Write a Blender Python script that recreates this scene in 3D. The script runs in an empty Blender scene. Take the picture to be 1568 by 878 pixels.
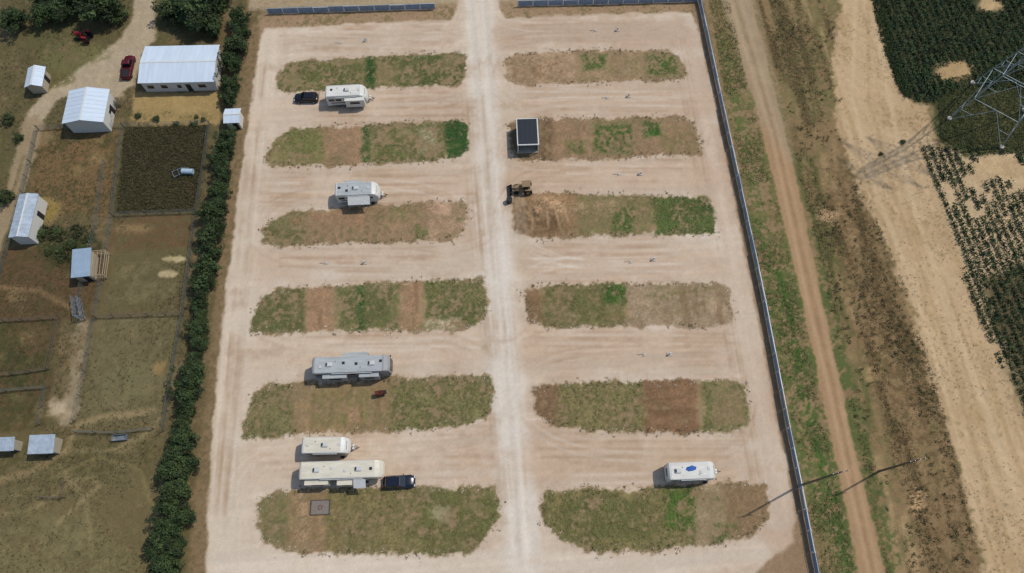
import bpy, bmesh, math, random, time
import numpy as np
from mathutils import Vector, Matrix
T0=time.time()
random.seed(7); rng=np.random.default_rng(7)
scene=bpy.context.scene
# ------------------------------------------------------------------ camera / survey
H=112.0; PIT=math.radians(67.8); F=1100.0; W0,H0=1568.0,878.0
COSP,SINP=math.cos(PIT),math.sin(PIT)
def survey(u,v,z=0.0):
    """aerial-survey reading -> metres on the horizontal plane at height z"""
    xv=(u-W0/2)/F; yv=-(v-H0/2)/F
    t=(H-z)/(SINP-yv*COSP)
    return (xv*t,(COSP+yv*SINP)*t)
def S(pts,z=0): return np.array([survey(u,v,z) for u,v in pts])
cam_d=bpy.data.cameras.new("camera"); cam=bpy.data.objects.new("camera",cam_d)
scene.collection.objects.link(cam); cam.location=(0,0,H); cam.rotation_euler=(math.pi/2-PIT,0,0)
cam_d.sensor_width=36; cam_d.lens=36*F/W0; cam_d.clip_end=8000; cam_d.clip_start=0.5
scene.camera=cam
# ------------------------------------------------------------------ light
az=math.atan2(1.0,0.50); el=math.radians(56)
w=bpy.data.worlds.new("World"); scene.world=w; w.use_nodes=True
nt=w.node_tree; nt.nodes.clear()
sky=nt.nodes.new("ShaderNodeTexSky"); sky.sky_type='NISHITA'; sky.sun_disc=False
sky.sun_elevation=el; sky.sun_rotation=az
bg=nt.nodes.new("ShaderNodeBackground"); bg.inputs[1].default_value=0.145
wo=nt.nodes.new("ShaderNodeOutputWorld")
nt.links.new(sky.outputs[0],bg.inputs[0]); nt.links.new(bg.outputs[0],wo.inputs[0])
sd=bpy.data.lights.new("sun",'SUN'); sd.energy=3.1; sd.angle=math.radians(0.8); sd.color=(1,0.95,0.87)
so=bpy.data.objects.new("sun",sd); scene.collection.objects.link(so)
sdir=Vector((math.sin(az)*math.cos(el),math.cos(az)*math.cos(el),math.sin(el)))
so.rotation_euler=sdir.to_track_quat('Z','Y').to_euler(); so.location=(60,60,120)
scene.view_settings.view_transform='Standard'; scene.view_settings.look='None'; scene.view_settings.exposure=0
# ------------------------------------------------------------------ helpers
KALB=0.80
def lin(c):
    c=np.asarray(c,dtype=float)/255.0
    return np.where(c<=0.04045,c/12.92,((c+0.055)/1.055)**2.4)
_m={}
def mat(name,rgb,rough=0.6,metal=0.0,var=0.12,scale=4.0,spec=0.3,stretch=None):
    if name in _m: return _m[name]
    m=bpy.data.materials.new(name); m.use_nodes=True; n=m.node_tree; b=n.nodes["Principled BSDF"]
    c=lin(rgb)*KALB
    tc=n.nodes.new("ShaderNodeTexCoord"); mp=n.nodes.new("ShaderNodeMapping")
    if stretch: mp.inputs['Scale'].default_value=stretch
    nz=n.nodes.new("ShaderNodeTexNoise"); nz.inputs['Scale'].default_value=scale; nz.inputs['Detail'].default_value=6; nz.inputs['Roughness'].default_value=.65
    rp=n.nodes.new("ShaderNodeValToRGB")
    rp.color_ramp.elements[0].position=.3; rp.color_ramp.elements[1].position=.7
    lo=c*(1-var*1.6); hi=np.minimum(c*(1+var*.6),1)
    rp.color_ramp.elements[0].color=(*lo,1); rp.color_ramp.elements[1].color=(*hi,1)
    n.links.new(tc.outputs['Object'],mp.inputs[0]); n.links.new(mp.outputs[0],nz.inputs[0]); n.links.new(nz.outputs[0],rp.inputs[0]); n.links.new(rp.outputs[0],b.inputs['Base Color'])
    b.inputs['Roughness'].default_value=rough; b.inputs['Metallic'].default_value=metal
    b.inputs['Specular IOR Level'].default_value=spec
    _m[name]=m; return m
def attr_mat(name,fine,amount,rough=.95,spec=.1,bump=0.0):
    m=bpy.data.materials.new(name); m.use_nodes=True; n=m.node_tree; b=n.nodes["Principled BSDF"]
    at=n.nodes.new("ShaderNodeAttribute"); at.attribute_name="Col"
    tc=n.nodes.new("ShaderNodeTexCoord")
    src=at.outputs['Color']
    for sc,am in zip(fine,amount):
        nz=n.nodes.new("ShaderNodeTexNoise"); nz.inputs['Scale'].default_value=sc; nz.inputs['Detail'].default_value=4; nz.inputs['Roughness'].default_value=.7
        mr=n.nodes.new("ShaderNodeMapRange"); mr.inputs[1].default_value=.3; mr.inputs[2].default_value=.7; mr.inputs[3].default_value=1-am; mr.inputs[4].default_value=1+am
        mx=n.nodes.new("ShaderNodeVectorMath"); mx.operation='SCALE'
        n.links.new(tc.outputs['Object'],nz.inputs[0]); n.links.new(nz.outputs[0],mr.inputs[0])
        n.links.new(src,mx.inputs[0]); n.links.new(mr.outputs[0],mx.inputs['Scale']); src=mx.outputs[0]
        if bump and sc==fine[0]:
            bp=n.nodes.new("ShaderNodeBump"); bp.inputs['Strength'].default_value=bump; bp.inputs['Distance'].default_value=.08
            n.links.new(nz.outputs[0],bp.inputs['Height']); n.links.new(bp.outputs[0],b.inputs['Normal'])
    n.links.new(src,b.inputs['Base Color'])
    b.inputs['Roughness'].default_value=rough; b.inputs['Specular IOR Level'].default_value=spec
    return m
TERR=attr_mat("terrain_soil_grass",(3.2,0.9),(.15,.07),bump=.5)
GRAV=attr_mat("caliche_gravel",(5.0,0.7),(.06,.03),bump=.12)
LEAF=attr_mat("foliage_leaves",(1.2,),(.22,),rough=.75,spec=.2)
def link(o,parent=None):
    scene.collection.objects.link(o)
    if parent: o.parent=parent
    return o
def npmesh(name,V,Q,col,material,smooth=False):
    me=bpy.data.meshes.new(name); V=np.asarray(V,dtype=np.float32); Q=np.asarray(Q,dtype=np.int32)
    me.vertices.add(len(V)); me.vertices.foreach_set("co",V.ravel())
    k=Q.shape[1]; me.loops.add(Q.size); me.loops.foreach_set("vertex_index",Q.ravel())
    me.polygons.add(len(Q)); me.polygons.foreach_set("loop_start",np.arange(0,Q.size,k,dtype=np.int32))
    me.polygons.foreach_set("use_smooth",np.full(len(Q),smooth))
    me.update(calc_edges=True)
    if col is not None:
        a=me.color_attributes.new("Col",'FLOAT_COLOR','POINT'); c=np.ones((len(V),4),dtype=np.float32); c[:,:3]=col
        a.data.foreach_set("color",c.ravel())
    me.materials.append(material); return me
def pyobj(name,verts,faces,m,parent=None,smooth=False,bevel=0,seg=2):
    me=bpy.data.meshes.new(name); bm=bmesh.new()
    vs=[bm.verts.new(v) for v in verts]
    for f in faces:
        try: bm.faces.new([vs[i] for i in f])
        except ValueError: pass
    bmesh.ops.recalc_face_normals(bm,faces=bm.faces)
    if bevel: bmesh.ops.bevel(bm,geom=[e for e in bm.edges if len(e.link_faces)==2 and e.calc_face_angle(0)>.3],offset=bevel,segments=seg,affect='EDGES',clamp_overlap=True)
    if smooth:
        for f in bm.faces: f.smooth=True
    bm.to_mesh(me); bm.free(); me.materials.append(m)
    return link(bpy.data.objects.new(name,me),parent)
def box(name,c,s,m,parent=None,bevel=0,seg=2):
    x,y,z=c; a,b,d=s[0]/2,s[1]/2,s[2]/2
    V=[(x-a,y-b,z-d),(x+a,y-b,z-d),(x+a,y+b,z-d),(x-a,y+b,z-d),(x-a,y-b,z+d),(x+a,y-b,z+d),(x+a,y+b,z+d),(x-a,y+b,z+d)]
    Fc=[(0,3,2,1),(4,5,6,7),(0,1,5,4),(1,2,6,5),(2,3,7,6),(3,0,4,7)]
    return pyobj(name,V,Fc,m,parent,bevel=bevel,seg=seg)
def beamgeo(bs,n=4):
    V=[];Fc=[]
    for p,q,r0,r1 in bs:
        p=Vector(p);q=Vector(q); d=(q-p)
        if d.length<1e-6: continue
        d.normalize(); up=Vector((0,0,1)) if abs(d.z)<.95 else Vector((1,0,0))
        a=d.cross(up).normalized(); b=a.cross(d); k=len(V)
        for c,r in((p,r0),(q,r1)):
            for i in range(n):
                t=2*math.pi*(i+.5)/n; V.append(tuple(c+(a*math.cos(t)+b*math.sin(t))*r))
        for i in range(n): j=(i+1)%n; Fc.append((k+i,k+j,k+n+j,k+n+i))
        Fc.append(tuple(range(k+n-1,k-1,-1))); Fc.append(tuple(range(k+n,k+2*n)))
    return V,Fc
def beams(name,bs,m,parent=None,n=4):
    bs=[(b+(b[2],)) if len(b)==3 else b for b in bs]
    V,Fc=beamgeo(bs,n); me=bpy.data.meshes.new(name); me.from_pydata(V,[],Fc); me.update(); me.materials.append(m)
    return link(bpy.data.objects.new(name,me),parent)
def cyl(name,p,q,r,m,parent=None,n=16): return beams(name,[(p,q,r)],m,parent,n)
def empty(name,loc,rz=0):
    e=bpy.data.objects.new(name,None); e.empty_display_size=.5; link(e); e.location=loc; e.rotation_euler=(0,0,rz); return e
# ------------------------------------------------------------------ noise
_lat={}
def vn(x,y,seed):
    n=512
    if seed not in _lat: _lat[seed]=np.random.default_rng(seed).random((n,n)).astype(np.float32)
    L=_lat[seed]
    xi=np.floor(x).astype(int); yi=np.floor(y).astype(int); fx=x-xi; fy=y-yi
    fx=fx*fx*(3-2*fx); fy=fy*fy*(3-2*fy); a=xi%n;b=yi%n;a1=(xi+1)%n;b1=(yi+1)%n
    return ((L[a,b]*(1-fx)+L[a1,b]*fx)*(1-fy)+(L[a,b1]*(1-fx)+L[a1,b1]*fx)*fy)*2-1
def fbm(x,y,s,seed,o=4):
    t=0;a=1;n=0
    for i in range(o): t=t+a*vn(x/s*2**i+31.7*i,y/s*2**i+17.3*i,seed+i); n+=a; a*=.55
    return t/n*1.5
def sst(a,b,x):
    t=np.clip((x-a)/(b-a),0,1); return t*t*(3-2*t)
def sdf(P,x,y):
    d=np.full(x.shape,1e9); ins=np.zeros(x.shape,bool); n=len(P)
    for i in range(n):
        ax,ay=P[i]; bx,by=P[(i+1)%n]; ex,ey=bx-ax,by-ay
        t=np.clip(((x-ax)*ex+(y-ay)*ey)/(ex*ex+ey*ey+1e-9),0,1)
        d=np.minimum(d,(x-ax-ex*t)**2+(y-ay-ey*t)**2)
        c=((ay>y)!=(by>y))
        xx=ax+(y-ay)*ex/(ey if abs(ey)>1e-9 else 1e-9)
        ins^=(c&(x<xx))
    d=np.sqrt(d); return np.where(ins,-d,d)
def ldist(P,x,y):
    d=np.full(x.shape,1e9)
    for i in range(len(P)-1):
        ax,ay=P[i]; bx,by=P[i+1]; ex,ey=bx-ax,by-ay
        t=np.clip(((x-ax)*ex+(y-ay)*ey)/(ex*ex+ey*ey+1e-9),0,1)
        d=np.minimum(d,(x-ax-ex*t)**2+(y-ay-ey*t)**2)
    return np.sqrt(d)
def smoothpoly(P,it=2,mx=4.0):
    P=np.array(P); out=[]
    for i in range(len(P)):
        a=P[i]; b=P[(i+1)%len(P)]; L=np.linalg.norm(b-a); out.append(a)
        if L>mx: out+= [a+(b-a)*(mx*.45/L), b-(b-a)*(mx*.45/L)]
    P=np.array(out)
    for _ in range(it):
        Q=np.roll(P,-1,0); P=np.stack([P*.75+Q*.25,P*.25+Q*.75],1).reshape(-1,2)
    return P
# ------------------------------------------------------------------ terrain grid
DX=0.21
xs=np.arange(-122,122.01,DX); ys=np.arange(-14,124.01,DX)
X,Y=np.meshgrid(xs,ys); ny,nx=X.shape
C=np.zeros((ny,nx,3)); Z=np.zeros((ny,nx)); REG=np.zeros((ny,nx),np.int32)
N20=fbm(X,Y,22,1,3); N8=fbm(X,Y,8,11,3); N3=fbm(X,Y,3,21,3); N1=fbm(X,Y,1.1,31,3); NF=fbm(X,Y,.5,41,2); R=rng.random((ny,nx))*2-1
a0=np.array(survey(735,20)); a1=np.array(survey(798,870)); q=(a0-a1)/np.linalg.norm(a0-a1); pdir=np.array([q[1],-q[0]])
PX=X*pdir[0]+Y*pdir[1]; QY=X*q[0]+Y*q[1]
def sl_of(P,m):
    x0,y0=P.min(0)-m; x1,y1=P.max(0)+m
    i0=max(0,int((y0-ys[0])/DX)); i1=min(ny,int((y1-ys[0])/DX)+2); j0=max(0,int((x0-xs[0])/DX)); j1=min(nx,int((x1-xs[0])/DX)+2)
    if i0>=i1 or j0>=j1: return None
    return (slice(i0,i1),slice(j0,j1))
def apply(sl,m,color,var,var2):
    col=np.array(color)/255.0
    k=(1+var*(.5*N3[sl]+.5*N1[sl])+var2*R[sl])[...,None]
    C[sl]=C[sl]*(1-m[...,None])+np.clip(col*k,0,1)*m[...,None]
def paint(pts,color,soft=.5,amp=.6,a=1,var=.06,var2=.03,smooth=2,thr=None,raw=False):
    P=pts if raw else S(pts)
    if smooth: P=smoothpoly(P,smooth if len(P)<12 else 1)
    sl=sl_of(P,soft+amp*2)
    if sl is None: return
    d=sdf(P,X[sl],Y[sl])+amp*(.5*N3[sl]+.35*N1[sl]+.25*NF[sl])
    m=(1-sst(-soft,soft,d))*a
    if thr is not None: m=m*thr[sl]
    apply(sl,m,color,var,var2)
def line(pts,width,color,a=1,soft=.4,amp=.3,var=.05,thr=None):
    P=S(pts); sl=sl_of(P,width+soft+amp*2)
    if sl is None: return
    d=ldist(P,X[sl],Y[sl])-width/2+amp*(.5*N3[sl]+.5*N1[sl])
    m=(1-sst(-soft,soft,d))*a
    if thr is not None: m=m*thr[sl]
    apply(sl,m,color,var,.02)
def blob(u,v,ru,rv,color,a=1,soft=.8,amp=1.0,var=.08,thr=None):
    pts=[(u+ru*math.cos(t),v+rv*math.sin(t)) for t in np.linspace(0,2*math.pi,10,endpoint=False)]
    paint(pts,color,soft,amp,a,var,.04,1,thr)
_sp={}
def sp(g,s=.35,fine=.6):
    if 'b' not in _sp: _sp['b']=.45*N3+.5*N1+fine*NF+.35*R
    if (g,s) not in _sp: _sp[(g,s)]=sst(-s,s,g+_sp['b'])
    return _sp[(g,s)]
base=np.array((126,108,78))/255.; olive=np.array((98,94,60))/255.; tan=np.array((160,138,104))/255.
t=sst(-.5,.6,N20*.5+N8*.6+N3*.4+.3*N1)[...,None]; C[:]=base*(1-t)+olive*t
t=sst(.25,1.0,N8*.6+N1*.5+NF*.4+.2*R)[...,None]; C[:]=C*(1-t*.6)+tan*t*.6
C*= (1+.10*R+.08*N1)[...,None]
# ---------------- west: pastures
paint([(-200,-60),(395,-60),(395,45),(300,890),(-200,950)],(94,84,56),soft=2,a=.75,thr=sp(.2))
paint([(190,195),(322,190),(303,325),(174,330)],(80,74,44),amp=1,a=.85)
paint([(190,195),(322,190),(303,325),(174,330)],(58,58,34),amp=1,a=.6,thr=sp(-.1))
paint([(62,200),(188,196),(165,330),(40,330)],(124,98,66),amp=1.2,a=.85)
paint([(62,200),(188,196),(165,330),(40,330)],(78,74,46),amp=1.2,a=.75,thr=sp(-.1))
paint([(175,332),(302,326),(280,480),(148,486)],(102,92,62),amp=1,a=.9)
paint([(175,332),(302,326),(290,380),(162,386)],(106,80,56),amp=1,a=.7,thr=sp(.2))
paint([(175,400),(280,400),(270,460),(160,470)],(116,108,76),amp=1.5,a=.6,thr=sp(0))
paint([(0,380),(160,380),(140,490),(-20,490)],(98,76,52),amp=1.2,a=.85)
paint([(0,380),(160,380),(140,490),(-20,490)],(76,70,44),amp=1.2,a=.65,thr=sp(-.1))
paint([(-30,490),(92,488),(70,655),(-60,670)],(94,76,50),amp=1.2,a=.8)
paint([(-30,490),(92,488),(70,655),(-60,670)],(72,72,42),amp=1.2,a=.75,thr=sp(-.05))
paint([(150,488),(280,482),(252,658),(118,658)],(116,106,74),amp=1.2,a=.9)
paint([(150,488),(280,482),(252,658),(118,658)],(96,88,60),amp=1.2,a=.6,thr=sp(-.1))
paint([(160,560),(250,550),(235,620),(150,620)],(124,118,82),amp=2,a=.5,thr=sp(.1))
paint([(-60,670),(250,655),(235,890),(-200,920)],(112,100,68),soft=1,amp=1.5,a=.9)
paint([(-60,670),(240,660),(235,730),(60,760),(-60,730)],(88,82,52),soft=1.5,amp=2,a=.8,thr=sp(.05))
paint([(-60,800),(130,780),(215,860),(205,920),(-100,920)],(122,112,76),soft=2,amp=2,a=.8,thr=sp(.1))
blob(105,380,50,30,(54,60,34),a=.85,amp=2,thr=sp(.4)); blob(90,60,55,25,(94,92,58),a=.8,thr=sp(.5)); blob(30,560,30,40,(62,64,38),a=.6,thr=sp(.2))
blob(120,90,60,30,(108,106,66),a=.8,thr=sp(.4)); blob(70,210,20,10,(150,128,92),a=.6)
for u,v,ru,rv in [(150,243,14,10),(120,260,10,7),(75,318,22,18),(20,455,10,8),(150,215,10,6),(40,520,12,10),(205,350,30,8),(60,630,10,12)]: blob(u,v,ru,rv,(162,136,94),a=.6,thr=sp(.2))
blob(68,320,20,18,(150,130,60),a=.55)
blob(266,397,20,5,(196,178,134),a=.95,soft=.3,amp=.5); blob(259,419,15,5,(188,170,128),a=.95,soft=.3,amp=.5)
blob(243,563,10,10,(150,124,80),a=.9); blob(94,628,24,20,(176,156,126),a=.95,amp=1.2); blob(94,628,14,10,(190,172,142),a=.6,amp=1.2)
line([(125,495),(118,560),(112,610),(100,640)],2.2,(158,140,112),a=.75,amp=.8,thr=sp(.3))
line([(0,735),(50,722),(100,690),(120,650),(150,640),(235,630)],1.1,(158,136,98),a=.65,thr=sp(.5)); line([(0,790),(60,775),(110,740),(140,730),(150,745),(90,800)],.7,(158,138,98),a=.6,thr=sp(.5)); line([(110,690),(190,690),(240,655)],.8,(150,132,96),a=.55,thr=sp(.5))
line([(0,440),(60,445),(120,480)],1.,(150,122,88),a=.55,thr=sp(.5)); line([(20,760),(150,700),(215,720),(240,800)],.6,(146,130,88),a=.5,thr=sp(.5))
for off_ in (0,8):
    line([(170+off_,690),(215+off_,665),(245,640)],.35,(158,140,102),a=.5,amp=.2); line([(40,700+off_),(90,712+off_),(130,760+off_),(140,830+off_)],.35,(150,134,96),a=.45,amp=.3)
for k in range(150):
    u=random.uniform(0,270); v=random.uniform(340,870); blob(u,v,random.uniform(2,11),random.uniform(2,7),random.choice([(144,124,88),(134,110,78),(70,74,44),(124,116,76),(154,134,100),(112,88,62)]),a=.5,thr=sp(.1))
# driveway + house yard
paint([(232,-40),(240,60),(222,75),(205,130),(178,150),(140,135),(90,150),(62,190),(45,196),(38,180),(60,150),(100,120),(150,85),(185,60),(205,20),(205,-40)],(178,160,132),amp=.7,a=.95)
line([(48,190),(38,240),(20,300),(-10,370),(-30,430)],3.6,(158,138,108),a=.9,amp=.7)
line([(36,240),(16,305)],.5,(110,98,66),a=.6)
blob(130,85,40,14,(118,110,70),a=.6,thr=sp(.3)); blob(90,120,26,14,(104,96,58),a=.8,thr=sp(.4))
paint([(205,142),(338,140),(338,190),(200,192)],(166,140,92),amp=.8,a=.95); blob(300,180,30,10,(122,106,68),a=.7,thr=sp(.2)); blob(215,182,20,12,(118,100,66),a=.8,thr=sp(.2)); blob(255,175,16,8,(120,104,68),a=.6,thr=sp(.1))
paint([(330,40),(395,30),(390,190),(340,195)],(110,92,64),a=.7)
VG=[(392,30),(402,60),(378,210),(352,400),(334,560),(322,720),(314,900),(285,910),(292,800),(305,700),(320,560),(335,400),(352,240),(370,60)]
paint(VG,(136,114,84),soft=.5,amp=.4,a=.95)
paint(VG,(96,84,58),soft=.5,amp=.4,a=.6,thr=sp(-.2))
# ---------------- north strip
paint([(380,-60),(1110,-60),(1110,-1),(380,14)],(176,156,126),soft=.8,a=.9); paint([(395,-8),(700,-25),(1060,-30),(1060,-12),(700,-4),(395,10)],(150,126,92),a=.6,thr=sp(0))
paint([(393,24),(700,4),(1070,-2),(1078,40),(400,60)],(164,136,106),soft=.5,a=.95); paint([(393,24),(700,6),(1070,0),(1078,30),(400,50)],(104,96,60),soft=.5,a=.7,thr=sp(-.35))
# ---------------- east
FENCE=[(1062,-22),(1070,5),(1085,75),(1104,165),(1125,262),(1146,360),(1166,455),(1185,555),(1203,650),(1222,742),(1240,838),(1255,915)]
rE0=np.array(survey(1145,100)); rE1=np.array(survey(1325,820)); edv=(rE1-rE0)/np.linalg.norm(rE1-rE0); EAl=X*edv[0]+Y*edv[1]; EB=-X*edv[1]+Y*edv[0]
ES=vn(EB/1.6+.25*N8,EAl/13,301)*.6+vn(EB/.7+.2*N3,EAl/6,302)*.45+vn(EB/3.2,EAl/24,303)*.5
EA=[(1070,-60),(1800,-60),(1800,960),(1265,960),(1222,742),(1166,455),(1104,165)]
paint(EA,(148,124,90),soft=.4,amp=.2,a=1); paint(EA,(110,98,64),soft=.4,amp=.2,a=.75,thr=sp(0))
paint([(1082,-30),(1110,-30),(1140,110),(1190,290),(1245,540),(1318,890),(1262,900),(1180,500),(1110,150)],(116,108,68),soft=.6,a=.7,thr=sp(0))
for A in [[(1108,60),(1125,150),(1150,270),(1180,400),(1210,510),(1228,600),(1262,760),(1300,890)],[(1150,330),(1172,430),(1200,560),(1225,680),(1255,800)]]:
    line(A,2.2,(88,102,54),a=.8,amp=1.3,soft=.6,thr=sp(.1))
line([(1195,420),(1218,520),(1235,620),(1275,760),(1308,890)],1.6,(72,96,44),a=.9,amp=.8,thr=sp(.3))
SCR=[(1150,-40),(1280,-40),(1280,90),(1310,260),(1380,420),(1440,600),(1510,900),(1360,900),(1290,560),(1240,340),(1190,120)]
paint(SCR,(138,114,80),soft=.8,a=.85)
paint([(1180,-40),(1290,-40),(1290,180),(1200,180)],(106,102,64),soft=1.5,amp=1.5,a=.7,thr=sp(.1))
paint(SCR,(170,144,104),soft=.8,a=.65,thr=sst(.2,.8,ES+.2*N1)); paint(SCR,(92,80,52),soft=.8,a=.75,thr=sst(.15,.8,-ES+.25*N1))
paint([(1225,270),(1300,240),(1340,340),(1440,640),(1510,900),(1430,900),(1340,620),(1280,420)],(100,80,54),soft=1.5,amp=1.6,a=.65,thr=sp(.0))
paint([(1210,240),(1250,240),(1330,560),(1420,900),(1370,900),(1290,560)],(88,92,52),soft=1.,amp=1.2,a=.7,thr=sst(-.3,.5,-ES+.4*N1+.2*NF))
blob(1265,330,18,14,(182,150,112),a=.95,amp=1.2); blob(1405,770,12,18,(190,156,114),a=.95,amp=1.2); blob(1330,570,12,12,(168,140,98),a=.8); blob(1400,630,9,9,(168,138,100),a=.6)
for k in range(220):
    v=random.uniform(0,878); s=v/878; u=random.uniform(1175+190*s,1300+190*s)
    blob(u,v,random.uniform(2,6),random.uniform(5,20),random.choice([(170,144,102),(86,88,50),(104,86,58),(80,78,46),(156,130,90),(96,100,58)]),a=.5,amp=.8,thr=sp(.1))
# sand field
SAND=[(1292,-50),(1276,100),(1284,200),(1310,280),(1352,360),(1390,450),(1415,540),(1440,630),(1470,720),(1512,900),(1800,960),(1800,560),(1568,560),(1500,480),(1440,270),(1420,160),(1390,150),(1358,60),(1340,-50)]
paint(SAND,(192,164,126),soft=.7,amp=1.2,var=.05); paint(SAND,(170,142,104),soft=.7,amp=1.2,a=.45,thr=sst(.1,.7,N8*.6+N3*.5))
rS0=np.array(survey(1310,200)); rS1=np.array(survey(1450,640)); sdv=(rS1-rS0)/np.linalg.norm(rS1-rS0); SA=X*sdv[0]+Y*sdv[1]; SB=-X*sdv[1]+Y*sdv[0]
st=sst(.0,.8,vn(SB/.55,SA/12,77)+.3*N3); paint(SAND,(164,136,96),a=.4,thr=st)
st=sst(.4,1.0,N1*.5+NF*.6+.4*R+.35*N8); paint(SAND,(134,114,76),a=.55,thr=st)
line([(1330,0),(1330,150),(1370,300),(1420,440),(1470,600),(1540,860)],.6,(170,142,104),a=.6); line([(1310,0),(1305,150),(1340,290),(1392,420),(1445,590),(1505,820)],.6,(208,182,144),a=.5); line([(1345,60),(1372,200),(1400,320),(1450,470),(1500,600),(1568,790)],1.,(206,180,142),a=.5)
# crop soil
FA=[(1343,-60),(1356,50),(1376,130),(1396,156),(1430,160),(1440,215),(1500,235),(1760,300),(1760,-60)]
FB=[(1415,228),(1440,300),(1462,365),(1490,450),(1520,520),(1562,620),(1640,780),(1800,960),(1800,240),(1500,228)]
paint(FA,(72,70,46),soft=.6,amp=.9); paint(FB,(192,166,128),soft=.6,amp=.9); 
blob(1462,112,32,20,(174,146,104),amp=1.4); blob(1516,8,20,12,(184,156,114)); blob(1500,180,72,62,(84,86,50),a=.95,amp=1.2); blob(1530,190,60,50,(108,100,66),a=.6,thr=sp(-.1)); blob(1535,256,56,18,(188,160,120),amp=1.5)
paint([(1500,430),(1600,390),(1800,400),(1800,960),(1640,790),(1560,620)],(80,72,48),soft=1.5,amp=1.5,a=.85)
# dirt road
RL=[(1090,-70),(1108,0),(1135,90),(1158,165),(1183,270),(1213,400),(1236,500),(1262,620),(1287,740),(1318,890),(1325,930)]
RR=[(1368,930),(1359,890),(1322,740),(1294,620),(1268,500),(1243,385),(1217,260),(1186,140),(1166,60),(1150,0),(1135,-70)]
line([(1100,-70),(1118,20),(1145,100),(1172,190),(1200,300),(1235,440),(1280,610),(1312,750),(1345,900)],6.8,(122,108,68),a=.6,amp=.8,thr=sp(.2))
line([(1232,420),(1262,545),(1310,735),(1342,878)],7.6,(76,92,48),a=.7,amp=.7,thr=sp(.1))
line([(1150,100),(1190,250),(1232,420)],7.0,(98,102,60),a=.6,amp=.7,thr=sp(.0))
paint(RL+RR,(166,134,100),soft=.25,amp=.35,smooth=1,var=.05); paint([(1085,-70),(1106,0),(1138,100),(1165,180),(1212,250),(1186,140),(1166,60),(1150,0),(1135,-70)],(162,146,118),soft=1.5,amp=.5,a=.8,smooth=1)
line([(1118,0),(1148,100),(1180,200),(1202,300),(1234,450),(1270,600),(1302,750),(1332,880)],.6,(188,158,122),a=.6,amp=.2); line([(1134,0),(1166,110),(1196,220),(1222,330),(1248,440),(1284,600),(1314,740),(1346,880)],.6,(184,154,118),a=.5,amp=.2)
line([(1126,0),(1157,100),(1188,210),(1213,320),(1242,450),(1278,600),(1308,745),(1338,880)],.4,(146,116,84),a=.5,amp=.2)
# ---------------- lot
LOT=[(404,44),(560,36),(690,30),(700,12),(704,-60),(760,-60),(764,12),(775,28),(900,22),(1060,18),(1068,40),(1085,110),(1106,215),(1126,310),(1146,415),(1165,510),(1184,610),(1202,700),(1216,790),(1214,830),(1190,850),(1165,868),(1150,920),(312,930),(316,860),(322,720),(334,560),(352,400),(378,210),(394,90)]
paint([(1060,0),(1072,5),(1258,915),(1150,925),(1190,800),(1120,400),(1070,140)],(150,124,96),soft=.3,amp=.3)
LP=S(LOT)
d=sdf(LP,X,Y)+.5*(.5*N3+.5*N1); m=1-sst(-.35,.35,d)
g1=np.array((205,186,162))/255.; g2=np.array((190,164,138))/255.; g3=np.array((217,203,184))/255.
streakP=vn(PX/16+.15*N3,QY/.45,101)*.5+vn(PX/26+.1*N8,QY/1.2,102)*.6
streakQ=vn(PX/.5,QY/18,103)*.5+vn(PX/1.3,QY/30,104)*.6
t=sst(-.6,.8,N20*.5+N8*.45+N3*.15+streakP*.5)[...,None]; col=g1*(1-t)+g2*t
t2=sst(.1,.9,N3*.4+N1*.3+.55*streakP-N8*.4)[...,None]*.45; col=col*(1-t2)+g3*t2
col=col*(1+.045*streakP+.015*NF+.018*R+.012*N1)[...,None]
C=C*(1-m[...,None])+col*m[...,None]
lotm=m
def lane(pts,wd,color,a,stk,amp=.6,soft=.9):
    P=S(pts); sl=sl_of(P,wd+3); d=ldist(P,X[sl],Y[sl])-wd/2+amp*N3[sl]; m=(1-sst(-soft,soft,d))*a*lotm[sl]
    c=np.array(color)/255.*(1+.055*stk[sl]+.02*R[sl]+.015*NF[sl])[...,None]
    C[sl]=C[sl]*(1-m[...,None])+c*m[...,None]
lane([(415,60),(404,95),(392,200),(378,300),(368,400),(358,520),(348,640),(344,760),(346,890)],5.2,(209,192,169),.75,streakQ)
lane([(1040,30),(1062,110),(1085,215),(1108,330),(1126,430),(1146,530),(1166,640),(1184,740),(1192,800)],2.8,(204,182,158),.7,streakQ)
lane([(732,-50),(738,100),(744,220),(752,340),(765,470),(778,600),(792,740),(800,900)],5.6,(211,197,178),.85,streakQ)
lane([(340,862),(500,868),(700,868),(800,860),(1000,868),(1160,845)],3.4,(210,195,174),.6,streakP)
for v0,v1 in [(165,160),(283,280),(398,398),(535,528),(700,690)]:
    lane([(400,v0+8),(560,v0),(700,v1)],6.5,(200,176,150),.4,streakP,1.2,1.6)
for v in (152,265,398,538,700):
    lane([(820,v),(1080,v+2)],6.5,(194,168,141),.65,streakP,1.2,1.6)
lane([(780,55),(900,48),(1040,50)],6.5,(186,160,135),.6,streakP,1.2,1.6); lane([(440,62),(600,58),(690,55)],4,(196,171,145),.5,streakP,1.2,1.6)
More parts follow.
